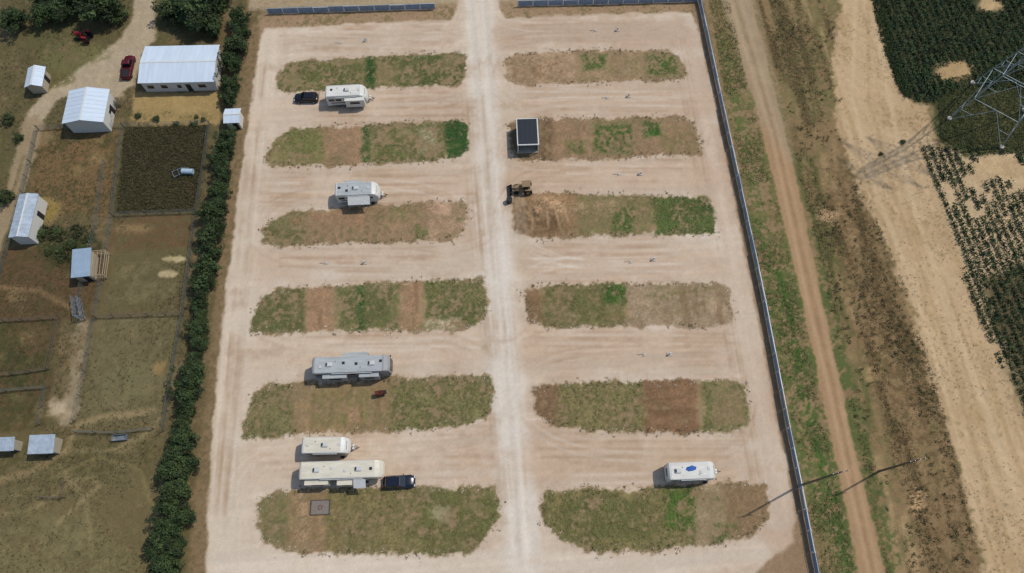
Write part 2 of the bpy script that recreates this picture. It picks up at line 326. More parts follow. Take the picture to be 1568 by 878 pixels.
# wheel tracks (worn, broken by noise)
def uM(v): return 731+(v-20)*.079
def uL(v): return 404-(v-90)*.088
def uR(v): return 1052+(v-90)*.18
TRK=[(170,143,115),(176,150,122),(166,138,110),(180,153,126),(220,207,188)]
brk=lotm*sst(-.7,.5,N8*.8+N3*.4)
def track(pts,wd=.3,a=.4,gap=13):
    c=random.choice(TRK); n=len(pts)
    for o in (0,1):
        dx=[(pts[min(i+1,n-1)][0]-pts[max(i-1,0)][0],pts[min(i+1,n-1)][1]-pts[max(i-1,0)][1]) for i in range(n)]
        P=[(p[0]-o*gap*g[1]/max(1,math.hypot(*g)),p[1]+o*gap*g[0]/max(1,math.hypot(*g))) for p,g in zip(pts,dx)]
        line(P,wd,c,a=a,soft=.3,amp=.2,var=.03,thr=brk)
def bez(p0,p1,p2,n=7): return [((1-t)**2*p0[0]+2*t*(1-t)*p1[0]+t*t*p2[0],(1-t)**2*p0[1]+2*t*(1-t)*p1[1]+t*t*p2[1]) for t in np.linspace(0,1,n)]
LV=[58,165,283,400,532,695]; RV_=[50,152,268,398,540,702]
for side,vs in((0,LV),(1,RV_)):
    for v in vs:
        s_=1+v/900
        for k in range(8):
            o=random.uniform(-22,16)*s_; w_=random.uniform(-5,5); sl_v=random.uniform(-8,8); ta,tb=sorted((random.random()*.4,.6+random.random()*.4))
            u0,u1=(uL(v)+10,uM(v)-10) if side==0 else (uM(v)+25,uR(v)-5)
            track([(u0+(u1-u0)*t,v+o+sl_v*(t-.5)+w_*math.sin(3*t+k)) for t in np.linspace(ta,tb,6)],a=random.uniform(.4,.75))
        for k in range(3):
            sg=random.choice((-1,1)); o=random.uniform(-18,10); um=uM(v)+random.uniform(-14,20)
            e1=um-(90+random.uniform(0,150)) if side==0 else um+90+random.uniform(0,150)
            track(bez((um+sg*(-3),v+sg*random.uniform(45,95)*s_*.8),(um,v+o),(e1,v+o+random.uniform(-6,6))),a=random.uniform(.3,.6))
        sg=random.choice((-1,1)); o=random.uniform(-18,10); ul=uL(v)+random.uniform(-12,14) if side==0 else uR(v)+random.uniform(-8,8); e2=ul+130 if side==0 else ul-100
        track(bez((ul,v+sg*random.uniform(50,85)*s_*.8),(ul,v+o),(e2,v+o)),a=random.uniform(.3,.6))
for k in range(9):
    o=random.uniform(-22,16); track([(uM(v)+o+4*math.sin(v/120+k),v) for v in range(-40,901,120)],wd=.35,a=random.uniform(.3,.55),gap=14)
    o=random.uniform(-18,14); track([(uL(v)+o+3*math.sin(v/100+k),v) for v in range(70,901,120)],a=random.uniform(.3,.5))
for k in range(3):
    o=random.uniform(-8,6); track([(uR(v)+o,v) for v in range(60,821,120)],a=random.uniform(.3,.5))
for uo in (-10,9): lane([(uM(v)+uo,v) for v in range(-40,901,80)],.9,(224,214,197),.4,streakQ,.4,.5)
for v0 in (420,640,820): lane([(uM(v0)+6,v0-50),(uM(v0)+6,v0+50)],3.5,(221,210,194),.4,streakQ,1.0,1.5)
for k in range(130):
    P0=(random.uniform(330,1180),random.uniform(30,860))
    blob(P0[0],P0[1],random.uniform(6,30),random.uniform(2,6),random.choice([(182,155,128),(218,206,188),(194,171,146),(174,149,122)]),a=.38,amp=1.0,soft=.9,thr=lotm)
# ---------------- islands
L1=[(423,140),(426,118),(438,100),(460,94),(560,88),(700,81),(711,84),(713,100),(710,120),(700,130),(640,133),(570,135),(480,140)]
L2=[(408,250),(410,234),(423,212),(446,198),(500,195),(600,190),(706,185),(716,190),(716,228),(702,241),(660,247),(560,252),(460,255)]
L3=[(400,371),(402,352),(419,335),(450,323),(550,317),(640,311),(708,307),(715,322),(712,350),(698,368),(620,369),(500,374),(430,377)]
L4=[(383,510),(388,480),(404,456),(425,444),(500,439),(600,433),(738,428),(746,450),(744,480),(728,500),(690,505),(560,507)]
L5=[(372,672),(377,635),(390,604),(414,589),(480,586),(600,581),(748,578),(757,598),(748,632),(727,651),(650,658),(520,662)]
L6=[(393,790),(397,768),(422,752),(500,749),(640,747),(752,746),(766,765),(765,792),(747,823),(717,845),(660,850),(440,845),(402,827)]
R1=[(774,92),(790,83),(900,77),(1020,79),(1040,86),(1052,105),(1048,121),(930,126),(800,130),(777,123)]
R2=[(780,190),(820,183),(1050,179),(1064,194),(1075,235),(960,240),(850,247),(785,241)]
R3=[(783,310),(790,298),(840,295),(1081,303),(1092,318),(1096,358),(960,360),(830,365),(790,358)]
R4=[(801,447),(812,436),(960,436),(1102,435),(1116,444),(1123,495),(1100,499),(960,499),(850,502),(811,491)]
R5=[(816,597),(837,588),(960,586),(1127,582),(1141,590),(1149,635),(1146,657),(1110,662),(900,659),(840,648),(819,631)]
R6=[(828,762),(837,751),(1000,747),(1150,741),(1172,738),(1178,770),(1175,797),(1151,818),(1100,833),(930,847),(861,829),(833,803)]
ISL=[L1,L2,L3,L4,L5,L6,R1,R2,R3,R4,R5,R6]
OL=(108,106,66); DG=(50,82,38); BR=(152,122,92)
ISP=[smoothpoly(S(p),1,2.0) for p in ISL]
for k,P in enumerate(ISP):
    paint(P,(178,152,122),soft=.5,amp=.9,smooth=0,raw=True,a=.9)
    paint(P,(150,127,94),soft=.25,amp=1.0,smooth=0,raw=True)
    sl=sl_of(P,1); REG[sl][sdf(P,X[sl],Y[sl])<0]=10+k
def isl(k,items):
    P=ISP[k]; sl=sl_of(P,1.5); inm=np.zeros((ny,nx)); 
    inm[sl]=1-sst(-.22,.2,sdf(P,X[sl],Y[sl])+.95*(.4*N3[sl]+.4*N1[sl]+.3*NF[sl]))
    for (u0,v0,u1,v1,c,cov,a) in items:
        th=inm*(sp(cov) if cov is not None else 1)
        paint([(u0,v0),(u1,v0),(u1,v1),(u0,v1)],c,soft=.6,amp=1.2,a=a,smooth=0,thr=th,var=.14,var2=.10)
    lo=np.array([min(i[0] for i in ISL[k]),min(i[1] for i in ISL[k])]); hi=np.array([max(i[0] for i in ISL[k]),max(i[1] for i in ISL[k])])
    rr=random.Random(k)
    for _ in range(20):
        u=rr.uniform(lo[0],hi[0]); v=rr.uniform(lo[1],hi[1]); blob(u,v,rr.uniform(4,20),rr.uniform(2,8),rr.choice([(164,137,106),(146,120,90),(136,112,82),(120,110,72)]+([(98,98,58)] if k<6 else [])),a=.6,amp=1.2,soft=.6,thr=inm*sp(0))
isl(0,[(415,75,720,145,OL,.3,.9),(415,75,720,145,(90,96,54),-.15,.7),(480,90,560,100,BR,0,.6),(574,95,600,130,BR,.0,.6),(561,80,573,140,DG,.5,.95),(640,75,722,140,(80,86,48),-.1,.75),(500,118,540,140,(76,86,46),-.1,.6)])
isl(1,[(400,180,505,265,(118,112,70),.4,.9),(430,190,500,240,(100,104,60),-.2,.7),(495,180,556,262,BR,.5,.95),(556,180,720,265,(112,106,68),.2,.9),(570,190,680,255,(92,98,56),-.2,.7),(640,195,670,235,(170,156,130),-.1,.75),(554,185,566,260,DG,.3,.9),(682,186,722,248,DG,.8,.95)])
isl(2,[(390,310,480,385,(108,102,66),.3,.9),(470,305,690,378,(150,122,92),.5,.9),(400,340,600,380,(104,100,64),-.35,.8),(440,328,560,350,(162,116,90),-.2,.5),(560,305,665,340,(112,108,70),-.2,.8),(630,340,670,375,(96,102,60),-.1,.8),(655,300,722,375,(178,144,118),.3,.85),(690,300,720,345,(102,100,64),-.2,.8)])
isl(3,[(378,435,470,515,(106,102,66),.4,.9),(378,435,470,515,(86,92,54),-.2,.8),(466,430,512,512,(158,124,94),.5,.9),(512,430,614,512,(106,106,66),.2,.9),(520,440,600,500,(88,90,54),-.25,.8),(547,430,559,510,DG,.3,.9),(612,428,648,512,(158,124,94),.4,.9),(648,422,752,510,(92,98,56),.3,.9),(648,488,700,504,(198,176,146),.4,.9),(660,425,750,470,(122,114,76),-.1,.7)])
isl(4,[(365,580,455,680,(102,102,62),.4,.9),(365,580,455,680,(126,114,78),-.15,.7),(450,578,605,670,(146,122,88),.5,.9),(470,590,600,660,(112,106,68),-.2,.8),(445,580,480,610,(176,146,118),0,.85),(600,572,765,665,(94,98,56),.4,.9),(600,572,765,665,(124,114,76),-.1,.7),(530,620,556,650,(168,132,102),0,.7)])
isl(5,[(385,740,470,852,(114,108,70),.5,.9),(440,740,520,855,(146,120,86),.4,.9),(455,745,475,855,(172,142,112),.1,.75),(500,740,772,855,(106,102,62),.45,.95),(500,740,772,855,(134,118,80),-.1,.7),(640,740,772,855,(88,94,52),-.15,.7),(655,775,685,797,(154,142,110),.5,.85)])
isl(6,[(770,72,885,136,(172,142,112),.6,.95),(780,90,870,125,(124,100,72),-.2,.8),(800,84,860,95,(106,98,64),-.3,.7),(880,72,985,130,(150,126,94),.5,.9),(890,82,930,110,(76,98,46),.0,.9),(930,85,985,120,(114,106,68),-.4,.8),(985,80,1055,126,(110,104,66),.0,.8),(992,84,1036,114,(68,96,42),.15,.9)])
isl(7,[(830,175,905,250,(144,116,88),.6,.95),(862,212,900,240,(94,100,56),-.15,.85),(900,175,1080,245,(144,118,88),.5,.9),(908,190,968,236,(68,98,42),.1,.92),(986,188,1013,212,(58,94,38),.4,.95),(1010,200,1070,235,(114,106,68),-.25,.8),(775,180,835,250,(118,96,72),.6,.8),(900,182,1000,195,(108,108,66),-.1,.8),(832,184,846,244,(104,84,62),.3,.7)])
isl(8,[(778,290,905,370,(142,112,80),.6,.95),(790,312,860,360,(104,82,58),.2,.9),(810,300,870,330,(180,146,110),-.05,.85),(880,290,1000,366,(116,108,70),.3,.9),(1000,298,1100,364,(82,98,50),.5,.92),(938,318,970,357,(70,96,42),.05,.9),(870,305,950,330,(154,128,96),-.1,.85),(1070,306,1092,325,(58,72,40),0,.8)])
isl(9,[(798,430,832,508,(124,98,70),.6,.95),(832,430,962,508,(112,104,66),.6,.9),(832,440,930,498,(96,98,58),-.1,.7),(922,434,960,468,(68,98,42),.3,.92),(960,430,1128,508,(160,138,110),.6,.95),(1000,440,1090,490,(120,104,74),-.3,.8),(980,432,1120,460,(110,106,68),-.35,.8),(1095,436,1112,500,(124,96,70),.1,.6)])
isl(10,[(812,582,860,660,(122,96,70),.6,.95),(855,580,992,666,(104,100,60),.45,.95),(855,580,992,666,(134,120,82),-.15,.7),(988,578,1072,668,(134,102,74),.9,.95),(1070,578,1155,668,(108,106,66),.25,.9),(1090,600,1140,650,(140,116,86),0,.8)])
isl(11,[(822,740,1066,855,(100,100,58),.45,.95),(822,740,1066,855,(132,114,78),-.15,.7),(860,760,1000,830,(86,92,52),-.2,.65),(1018,748,1064,810,(76,104,44),.25,.9),(1066,740,1112,838,(154,136,104),.35,.9),(1070,755,1110,780,(96,100,58),0,.8),(1110,734,1182,828,(132,108,78),.5,.9),(1090,800,1130,836,(92,100,56),0,.8)])
rk=sst(.2,.8,vn(PX/.7,QY/9,201)); 
for (u0,v0,u1,v1) in [(440,590,600,660),(470,440,512,505),(612,435,648,503),(455,760,520,846),(1030,440,1115,496)]: paint([(u0,v0),(u1,v0),(u1,v1),(u0,v1)],(116,92,64),a=.4,thr=rk)
rk2=sst(.2,.8,vn(PX/9,QY/.6,202)); paint([(990,588),(1070,586),(1072,656),(992,656)],(110,84,60),a=.5,thr=rk2); paint([(1000,305),(1090,305),(1090,355),(1000,355)],(106,94,60),a=.5,thr=rk2); paint([(650,487),(700,487),(700,504),(650,504)],(150,122,90),a=.6,thr=rk2)
for (a,b) in [((820,300),(840,350)),((830,300),(856,345)),((842,300),(870,338)),((800,305),(815,352))]: line([a,((a[0]+b[0])/2+8,(a[1]+b[1])/2),b],.35,(178,146,112),a=.7,amp=.2,soft=.2)
line([(780,230),(795,300),(800,360),(812,440)],2,(194,170,144),a=.4)
# regions
P=S(LOT); m=(sdf(P,X,Y)<0)&(REG==0); REG[m]=1
P=S(RL+RR); m=(sdf(P,X,Y)<0); REG[m]=2
for k,PL in ((3,SAND),(4,FA),(5,FB)):
    m=(sdf(S(PL),X,Y)<0)&(REG==0); REG[m]=k
m=(sdf(S([(-300,-80),(360,-80),(345,200),(240,930),(-300,990)]),X,Y)<0)&(REG==0); REG[m]=6
isg=(REG>=10); C=np.where(isg[...,None],C*.93+np.array((132,114,86))/255.*.07,C)
Z=.02*N3+.02*N1+.012*NF
Z+=isg*(.03+.03*NF)
Z=np.where(REG==1,.02*N3+.004*NF,Z)
sandm=(REG==3)|(REG==5); Z+=sandm*.05*N1
Z+= (REG==6)*.05*N1
for u,v,r,h in [(815,330,2.5,.5),(835,315,2.0,.35),(805,345,2.2,.4),(850,335,1.6,.3),(795,104,1.6,.25),(820,100,1.4,.2)]:
    x,y=survey(u,v); Z+=h*np.exp(-((X-x)**2+(Y-y)**2)/(r*r))*(1+.5*N1)
Z=np.clip(Z-.02,-.05,1.2)
edge=np.minimum(np.minimum(X-xs[0],xs[-1]-X),np.minimum(Y-ys[0],ys[-1]-Y)); Z=Z*np.clip(edge/2,0,1)
CL=lin(np.clip(C,0,1)*255)*KALB
idx=np.arange(ny*nx).reshape(ny,nx)
Q=np.stack([idx[:-1,:-1],idx[:-1,1:],idx[1:,1:],idx[1:,:-1]],-1).reshape(-1,4); fr=REG[:-1,:-1].ravel()
VV=np.stack([X,Y,Z],-1).reshape(-1,3); CC=CL.reshape(-1,3)
names={0:"dry_grass_verge",1:"gravel_lot",2:"dirt_road",3:"sandy_field",4:"crop_field",5:"crop_field",6:"pasture"}
for k in np.unique(fr):
    q4=Q[fr==k]; u,inv=np.unique(q4,return_inverse=True); nm=names.get(int(k),"grass_island")
    me=npmesh(nm,VV[u],inv.reshape(-1,4),CC[u],GRAV if k in(1,2,3) else TERR,True); link(bpy.data.objects.new(nm,me))
gx=np.linspace(-3000,3000,161); GX,GYY=np.meshgrid(gx,gx)
t=sst(-.4,.5,fbm(GX,GYY,300,5,3))[...,None]; gc=lin((128,108,74))*(1-t)+lin((84,88,50))*t
i2=np.arange(161*161).reshape(161,161); q2=np.stack([i2[:-1,:-1],i2[:-1,1:],i2[1:,1:],i2[1:,:-1]],-1).reshape(-1,4)
me=npmesh("ground",np.stack([GX,GYY,np.full(GX.shape,-.12)],-1).reshape(-1,3),q2,gc.reshape(-1,3)*KALB,TERR,True); link(bpy.data.objects.new("ground",me))
print("terrain",time.time()-T0)
# ------------------------------------------------------------------ foliage
def leafmesh(name,P,size,col,bias=.6,aspect=.6,seed=0):
    r=np.random.default_rng(seed); M=len(P)
    n=r.normal(size=(M,3)); n[:,2]=np.abs(n[:,2])+bias; n/=np.linalg.norm(n,axis=1)[:,None]
    a=np.cross(n,r.normal(size=(M,3))); a/=np.linalg.norm(a,axis=1)[:,None]+1e-9; b=np.cross(n,a)
    s=np.asarray(size).reshape(-1,1)*np.ones((M,1)); a=a*s*.5; b=b*s*.5*aspect
    V=np.stack([P-a,P-b*1.0+a*.1,P+a,P+b],1).reshape(-1,3); Qd=np.arange(M*4).reshape(M,4)
    return npmesh(name,V,Qd,np.repeat(col,4,0),LEAF)
def tufts(name,XY,rad,hgt,k,cols,seed=0,lsize=.6):
    r=np.random.default_rng(seed); N=len(XY)
    if N==0: return
    print(name,N)
    rad=np.ones(N)*rad*(.7+.6*r.random(N)); hgt=np.ones(N)*hgt
    o=r.normal(size=(N,k,3))*.45; o[...,2]=np.abs(o[...,2])+.15
    P=np.empty((N,k,3)); P[...,0]=XY[:,None,0]+o[...,0]*rad[:,None]; P[...,1]=XY[:,None,1]+o[...,1]*rad[:,None]; P[...,2]=np.minimum(o[...,2],1)*hgt[:,None]
    c=cols[r.integers(0,len(cols),N)][:,None,:]*(1+.3*(r.random((N,k,1))-.5))
    me=leafmesh(name,P.reshape(-1,3),(rad[:,None]*lsize*(.7+.6*r.random((N,k)))).ravel(),c.reshape(-1,3),seed=seed+1)
    return link(bpy.data.objects.new(name,me))
def pal(*cs): return np.array([lin(c)*KALB for c in cs])
def inpoly(pts,n,seed,raw=False):
    P=pts if raw else S(pts); r=np.random.default_rng(seed); lo,hi=P.min(0),P.max(0)
    lo=np.maximum(lo,(-121,-13)); hi=np.minimum(hi,(121,123))
    Q_=r.random((n,2))*(hi-lo)+lo; return Q_[sdf(P,Q_[:,0],Q_[:,1])<-.15]
def dens(P,s,seed,th): 
    f=fbm(P[:,0],P[:,1],s,seed,3)+.5*(np.random.default_rng(seed).random(len(P))*2-1); return P[f>th]
def colat(P):
    i=np.clip(((P[:,1]-ys[0])/DX).astype(int),0,ny-1); j=np.clip(((P[:,0]-xs[0])/DX).astype(int),0,nx-1); return C[i,j]
for k,P in enumerate(ISP):
    A=inpoly(P,8000,300+k,raw=True); c=colat(A); g=(c[:,1]-c[:,0])*255; A=A[(g>-7)&(np.random.default_rng(k).random(len(A))<.5)]
    c=colat(A); ctr=lin(np.clip(c*255*np.array((1.04,1.04,1.0)),0,255))*KALB
    r=np.random.default_rng(k); kq=3; N=len(A)
    o=r.normal(size=(N,kq,3))*.11; PP=np.empty((N,kq,3)); PP[...,:2]=A[:,None]+o[...,:2]; PP[...,2]=.03+np.abs(o[...,2])*.7
    cc=ctr[:,None]*(.8+.6*r.random((N,kq,1)))
    me=leafmesh("grass_tufts",PP.reshape(-1,3),.12+.12*r.random(N*kq),cc.reshape(-1,3),seed=k,bias=1.3,aspect=.5); link(bpy.data.objects.new("grass_tufts",me))
pw=[];ps=[]
for k,P in enumerate(ISP):
    r=np.random.default_rng(50+k)
    for i in range(len(P)):
        a,b=P[i],P[(i+1)%len(P)]; n=int(np.linalg.norm(b-a)*2.4+r.random())
        for _ in range(n):
            t=r.random(); p=a+(b-a)*t+r.normal(size=2)*.4
            if vn(np.array([p[0]/3]),np.array([p[1]/3]),9)[0]>-.1: pw.append(p)
            else: ps.append(p)
            ps.append(a+(b-a)*r.random()+r.normal(size=2)*.6)
tufts("island_edge_weeds",np.array(pw),.24,.16,8,pal((76,82,48),(96,96,60),(66,72,42),(120,110,72)),5)
tufts("edge_stones",np.array(ps),.12,.05,3,pal((214,204,188),(190,176,156),(226,218,204)),6,lsize=1.2)
A=inpoly([(1080,-30),(1112,-30),(1140,110),(1188,290),(1240,540),(1314,890),(1262,900),(1180,500),(1110,150)],22000,61); A=dens(A,4,62,-.1)
tufts("roadside_weeds",A,.24,.2,4,pal((88,96,52),(100,104,60),(120,110,72),(74,84,44)),62)
A=inpoly(SCR,26000,63); fE=vn((-A[:,0]*edv[1]+A[:,1]*edv[0])/1.6,(A[:,0]*edv[0]+A[:,1]*edv[1])/13,301); A=A[fE+.6*(np.random.default_rng(3).random(len(A))-.5)<-.05]
tufts("scrub_weeds",A,.24,.22,5,pal((96,94,58),(116,98,68),(134,114,78),(80,80,46),(104,84,58)),64)
A=inpoly(SCR,3000,163); A=dens(A,5,164,.25)
tufts("scrub_bushes",A,.36,.35,10,pal((74,76,42),(86,76,50),(64,66,36)),164)
A=inpoly([(1335,-30),(1356,60),(1386,150),(1418,170),(1440,290),(1480,420),(1540,560),(1650,800),(1800,960),(1500,890),(1420,560),(1360,380),(1300,260),(1285,100),(1300,-30)],7500,65); A=dens(A,6,66,.1)
tufts("field_weeds",A,.19,.16,5,pal((112,106,66),(90,88,52),(140,118,80)),66)
A=inpoly([(1330,-20),(1348,60),(1380,150),(1398,150),(1362,50),(1350,-20)],1400,67); tufts("field_margin_weeds",A,.4,.4,14,pal((48,62,32),(62,74,38)),67)
# crops: rows
r0=np.array(survey(1430,240)); r1=np.array(survey(1560,560)); rd=(r1-r0)/np.linalg.norm(r1-r0); rn=np.array([-rd[1],rd[0]])
r=np.random.default_rng(80); rows=[];nzr=[]
for i in range(-100,100):
    s=np.arange(-140,140,.34); s=s+r.normal(size=len(s))*.08
    p=r0+rd*s[:,None]+rn*(i*1.4)+rn*r.normal(size=(len(s),1))*.07; rows.append(p); nzr.append(vn(s/2.2+i*7.13,np.full(len(s),i*.5),91)*.65+vn(s/9+.1*i,np.full(len(s),i/5.),92)*.5)
CP=np.concatenate(rows); NR=np.concatenate(nzr); ok=(np.abs(CP[:,0])<121)&(CP[:,1]>-13)&(CP[:,1]<123); CP=CP[ok]; NR=NR[ok]
inA=sdf(S(FA),CP[:,0],CP[:,1])<-.3; inB=sdf(S(FB),CP[:,0],CP[:,1])<.3
def off(u,v,ru):
    x,y=survey(u,v); dd=np.hypot(CP[:,0]-x,CP[:,1]-y)+1.2*fbm(CP[:,0],CP[:,1],3,83,2); return dd>ru
hole=off(1462,112,3.2)&off(1516,6,2.4)&off(1500,185,8.2)&off(1545,190,8.0)&off(1520,255,3.0)&off(1555,262,3.2)&off(1490,238,1.8)
x1,y1=survey(1530,315)
sparse=np.exp(-((CP[:,0]-x1)**2+(CP[:,1]-y1)**2)/(2*8.5**2)); rj=np.random.default_rng(8).random(len(CP))
ka=(inA&hole)&(rj<.97); kb=(inB&off(1515,255,2.8)&off(1555,262,3.2)&(NR>-.85+.7*sparse))&(rj<.96)
CW=pal((42,62,34),(52,72,40),(36,52,30),(60,78,44))
tufts("crop_plants",CP[ka],.66,.55,14,CW,82,lsize=.58)
tufts("crop_plants",CP[kb],.56,.55,14,CW,88,lsize=.6)
A=inpoly([(1435,160),(1450,120),(1500,110),(1568,120),(1600,180),(1570,235),(1500,238),(1440,215)],8000,84); tufts("pylon_base_weeds",A,.3,.25,6,pal((76,84,44),(102,98,62),(62,70,38)),85)
A=inpoly([(-100,-30),(360,-30),(345,200),(245,890),(-100,900)],46000,70); A=dens(A,7,71,.05); c=colat(A); A=A[c.sum(1)<1.35]
tufts("pasture_weeds",A,.25,.2,4,pal((76,74,44),(98,86,58),(110,102,68),(64,66,38)),72)
A=inpoly([(192,197),(320,192),(300,323),(178,328)],7000,73); tufts("pen_weeds",A,.36,.35,6,pal((64,64,38),(80,74,48),(90,80,54)),74)
A=inpoly([(50,345),(150,345),(150,400),(55,405)],700,75); A=dens(A,4,76,.1); tufts("pen_bushes",A,.6,.6,12,pal((54,60,34),(64,68,40)),76)
print("weeds",time.time()-T0)
# trees
BARK=mat("bark",(86,72,58),.9)
def treemesh(seed,Rr,Ht,ncl,nl,pl,ls,ground=True):
    r=np.random.default_rng(seed); bs=[]
    bs.append(((0,0,0),(r.normal()*.15,r.normal()*.15,Ht*.55),Rr*.09,Rr*.045))
    d=r.normal(size=(ncl,3)); d/=np.linalg.norm(d,axis=1)[:,None]
    lob=1+.28*np.sin(3*np.arctan2(d[:,1],d[:,0])+seed)+.18*r.normal(size=ncl)
    rr=(r.random(ncl)**.45)*lob*.85
    cz=Ht*.54; cen=np.stack([d[:,0]*rr*Rr,d[:,1]*rr*Rr,cz+d[:,2]*rr*Ht*.46],1); cen[:,2]=np.maximum(cen[:,2],Ht*.12)
    for c in cen[:16]: bs.append(((0,0,Ht*.2+r.random()*Ht*.2),tuple(c*.85),Rr*.03,Rr*.01))
    cr=Rr*(.16+.12*r.random(ncl))
    k=nl; o=r.normal(size=(ncl,k,3)); o/=np.linalg.norm(o,axis=2)[...,None]; o*=(r.random((ncl,k,1))**.4)*cr[:,None,None]*1.25
    P=cen[:,None]+o; P[...,2]=np.maximum(P[...,2],.08)
    cc=pl[r.integers(0,len(pl),ncl)][:,None]*(.65+.7*r.random((ncl,1,1)))*(.8+.4*r.random((ncl,k,1)))
    crown=leafmesh("crown",P.reshape(-1,3),ls*(.7+.6*r.random(ncl*k)),cc.reshape(-1,3),seed=seed,bias=.4,aspect=.65)
    Vb,Fb=beamgeo(bs,6); tm=bpy.data.meshes.new("trunk"); tm.from_pydata(Vb,[],Fb); tm.materials.append(BARK)
    return crown,tm
DK=pal((52,66,38),(60,76,42),(46,56,32),(68,82,46)); MD=pal((68,80,46),(80,90,52),(60,70,40)); GYP=pal((96,92,72),(84,80,58),(110,104,84))
TV=[treemesh(900+i,2.2,4.6,75,55,DK,.30) for i in range(5)]; TM=[treemesh(930+i,2.2,4.0,60,50,MD,.30) for i in range(3)]; TG=[treemesh(950,2.2,4.0,50,20,GYP,.2)]
def tree(name,u,v,rpx,lib,hs=1.0):
    z=2.0*rpx/20; x,y=survey(u,v,z*1.0); e=empty(name,(x,y,0),random.uniform(0,6.28)); s=rpx/20.0*(.95+.1*random.random())
    e.scale=(s*random.uniform(.92,1.08),s*random.uniform(.92,1.08),s*hs*random.uniform(.9,1.15)); c,t=random.choice(lib)
    link(bpy.data.objects.new("crown",c),e); link(bpy.data.objects.new("trunk",t),e)
hedge=[(365,26,20),(368,48,18),(362,70,22),(356,96,20),(350,128,20),(352,150,16),(348,208,17),(344,228,17),(338,246,18),(342,268,16),(334,290,18),(336,312,15),(326,322,19),(330,346,17),(320,366,19),(326,388,16),(315,404,19),(318,424,15),(310,438,19),(304,464,13),(306,484,13),(300,505,19),(306,525,14),(298,548,12),(292,575,20),(288,600,20),(296,560,13),(284,626,13),(280,650,13),(280,672,19),(272,694,21),(285,712,17),(262,722,20),(272,748,21),(258,770,20),(278,790,19),(262,808,20),(246,832,19),(270,838,17),(254,866,20),(240,890,20),(262,900,18)]
for u,v,r_ in hedge: tree("cedar_tree",u,v,r_,TV,.85)
for u,v,r_ in [(300,12,40),(262,14,26),(322,38,22),(150,8,38),(118,0,30),(176,18,20),(92,14,24),(64,18,26),(66,0,22),(20,30,22),(330,-12,30)]: tree("oak_tree",u,v,r_,TV+TM,.75)
for u,v,r_ in [(162,178,12),(178,158,9),(352,108,12)]: tree("bare_tree",u,v,r_,TG,.8)
for u,v,r_ in [(5,300,14),(10,180,12),(28,210,8)]: tree("mesquite_tree",u,v,r_,TM,.8)
for u,v,r_ in [(238,180,7),(268,188,6),(296,188,7),(210,176,6),(310,182,5),(300,178,4),(84,352,9),(60,356,10),(108,372,10),(125,380,8),(135,360,8),(90,380,8),(72,384,7),(1384,216,5),(1350,235,4)]: tree("shrub",u,v,r_,TM,.5)
print("trees",time.time()-T0)
# ------------------------------------------------------------------ materials
WR=mat("rv_roof_membrane",(222,219,208),.75,0,.12,1.1,stretch=(.5,2,1)); GRF=mat("rv_roof_grey",(176,180,178),.7,0,.14,1.0,stretch=(.5,2,1)); CRF=mat("rv_roof_cream",(220,212,190),.75,0,.12,.9,stretch=(.5,2,1))
WB=mat("rv_body_white",(212,210,202),.4,0,.05); GB=mat("rv_body_grey",(150,150,148),.4,0,.05); CB=mat("rv_body_cream",(208,200,182),.4,0,.05)
GL=mat("tinted_glass",(22,26,32),.12,0,.05,spec=.6); RUB=mat("tyre_rubber",(28,28,28),.9); HUB=mat("wheel_hub",(150,150,152),.4,.6); DKM=mat("dark_plastic",(40,40,42),.6); LGP=mat("light_plastic",(205,205,200),.5)
STR=mat("rv_stripe",(92,84,78),.4); STB=mat("rv_stripe_blue",(60,80,120),.4); STEEL=mat("galvanised_steel",(150,158,164),.45,.5); CONC=mat("concrete",(186,176,160),.9,0,.12,3)
WOOD=mat("weathered_wood",(112,98,82),.9,0,.2,6); TARP=mat("blue_tarp",(46,98,176),.7,0,.3,3); PROP=mat("propane_white",(225,225,220),.4); RED=mat("red_light",(170,20,20),.4); HL=mat("headlight",(220,220,215),.2)
def frame(uL,vL,uR,vR,z):
    A=np.array(survey(uL,vL,z)); B=np.array(survey(uR,vR,z)); c=(A+B)/2; d=B-A
    return c,np.linalg.norm(d),math.atan2(d[1],d[0])
def wheel(name,x,y,r,wd,par):
    s=1 if y>0 else -1
    cyl(name,(x,y-wd/2,r),(x,y+wd/2,r),r,RUB,par,18); cyl(name+"_hub",(x,y+s*(wd/2-.02),r),(x,y+s*(wd/2+.015),r),r*.58,HUB,par,12)
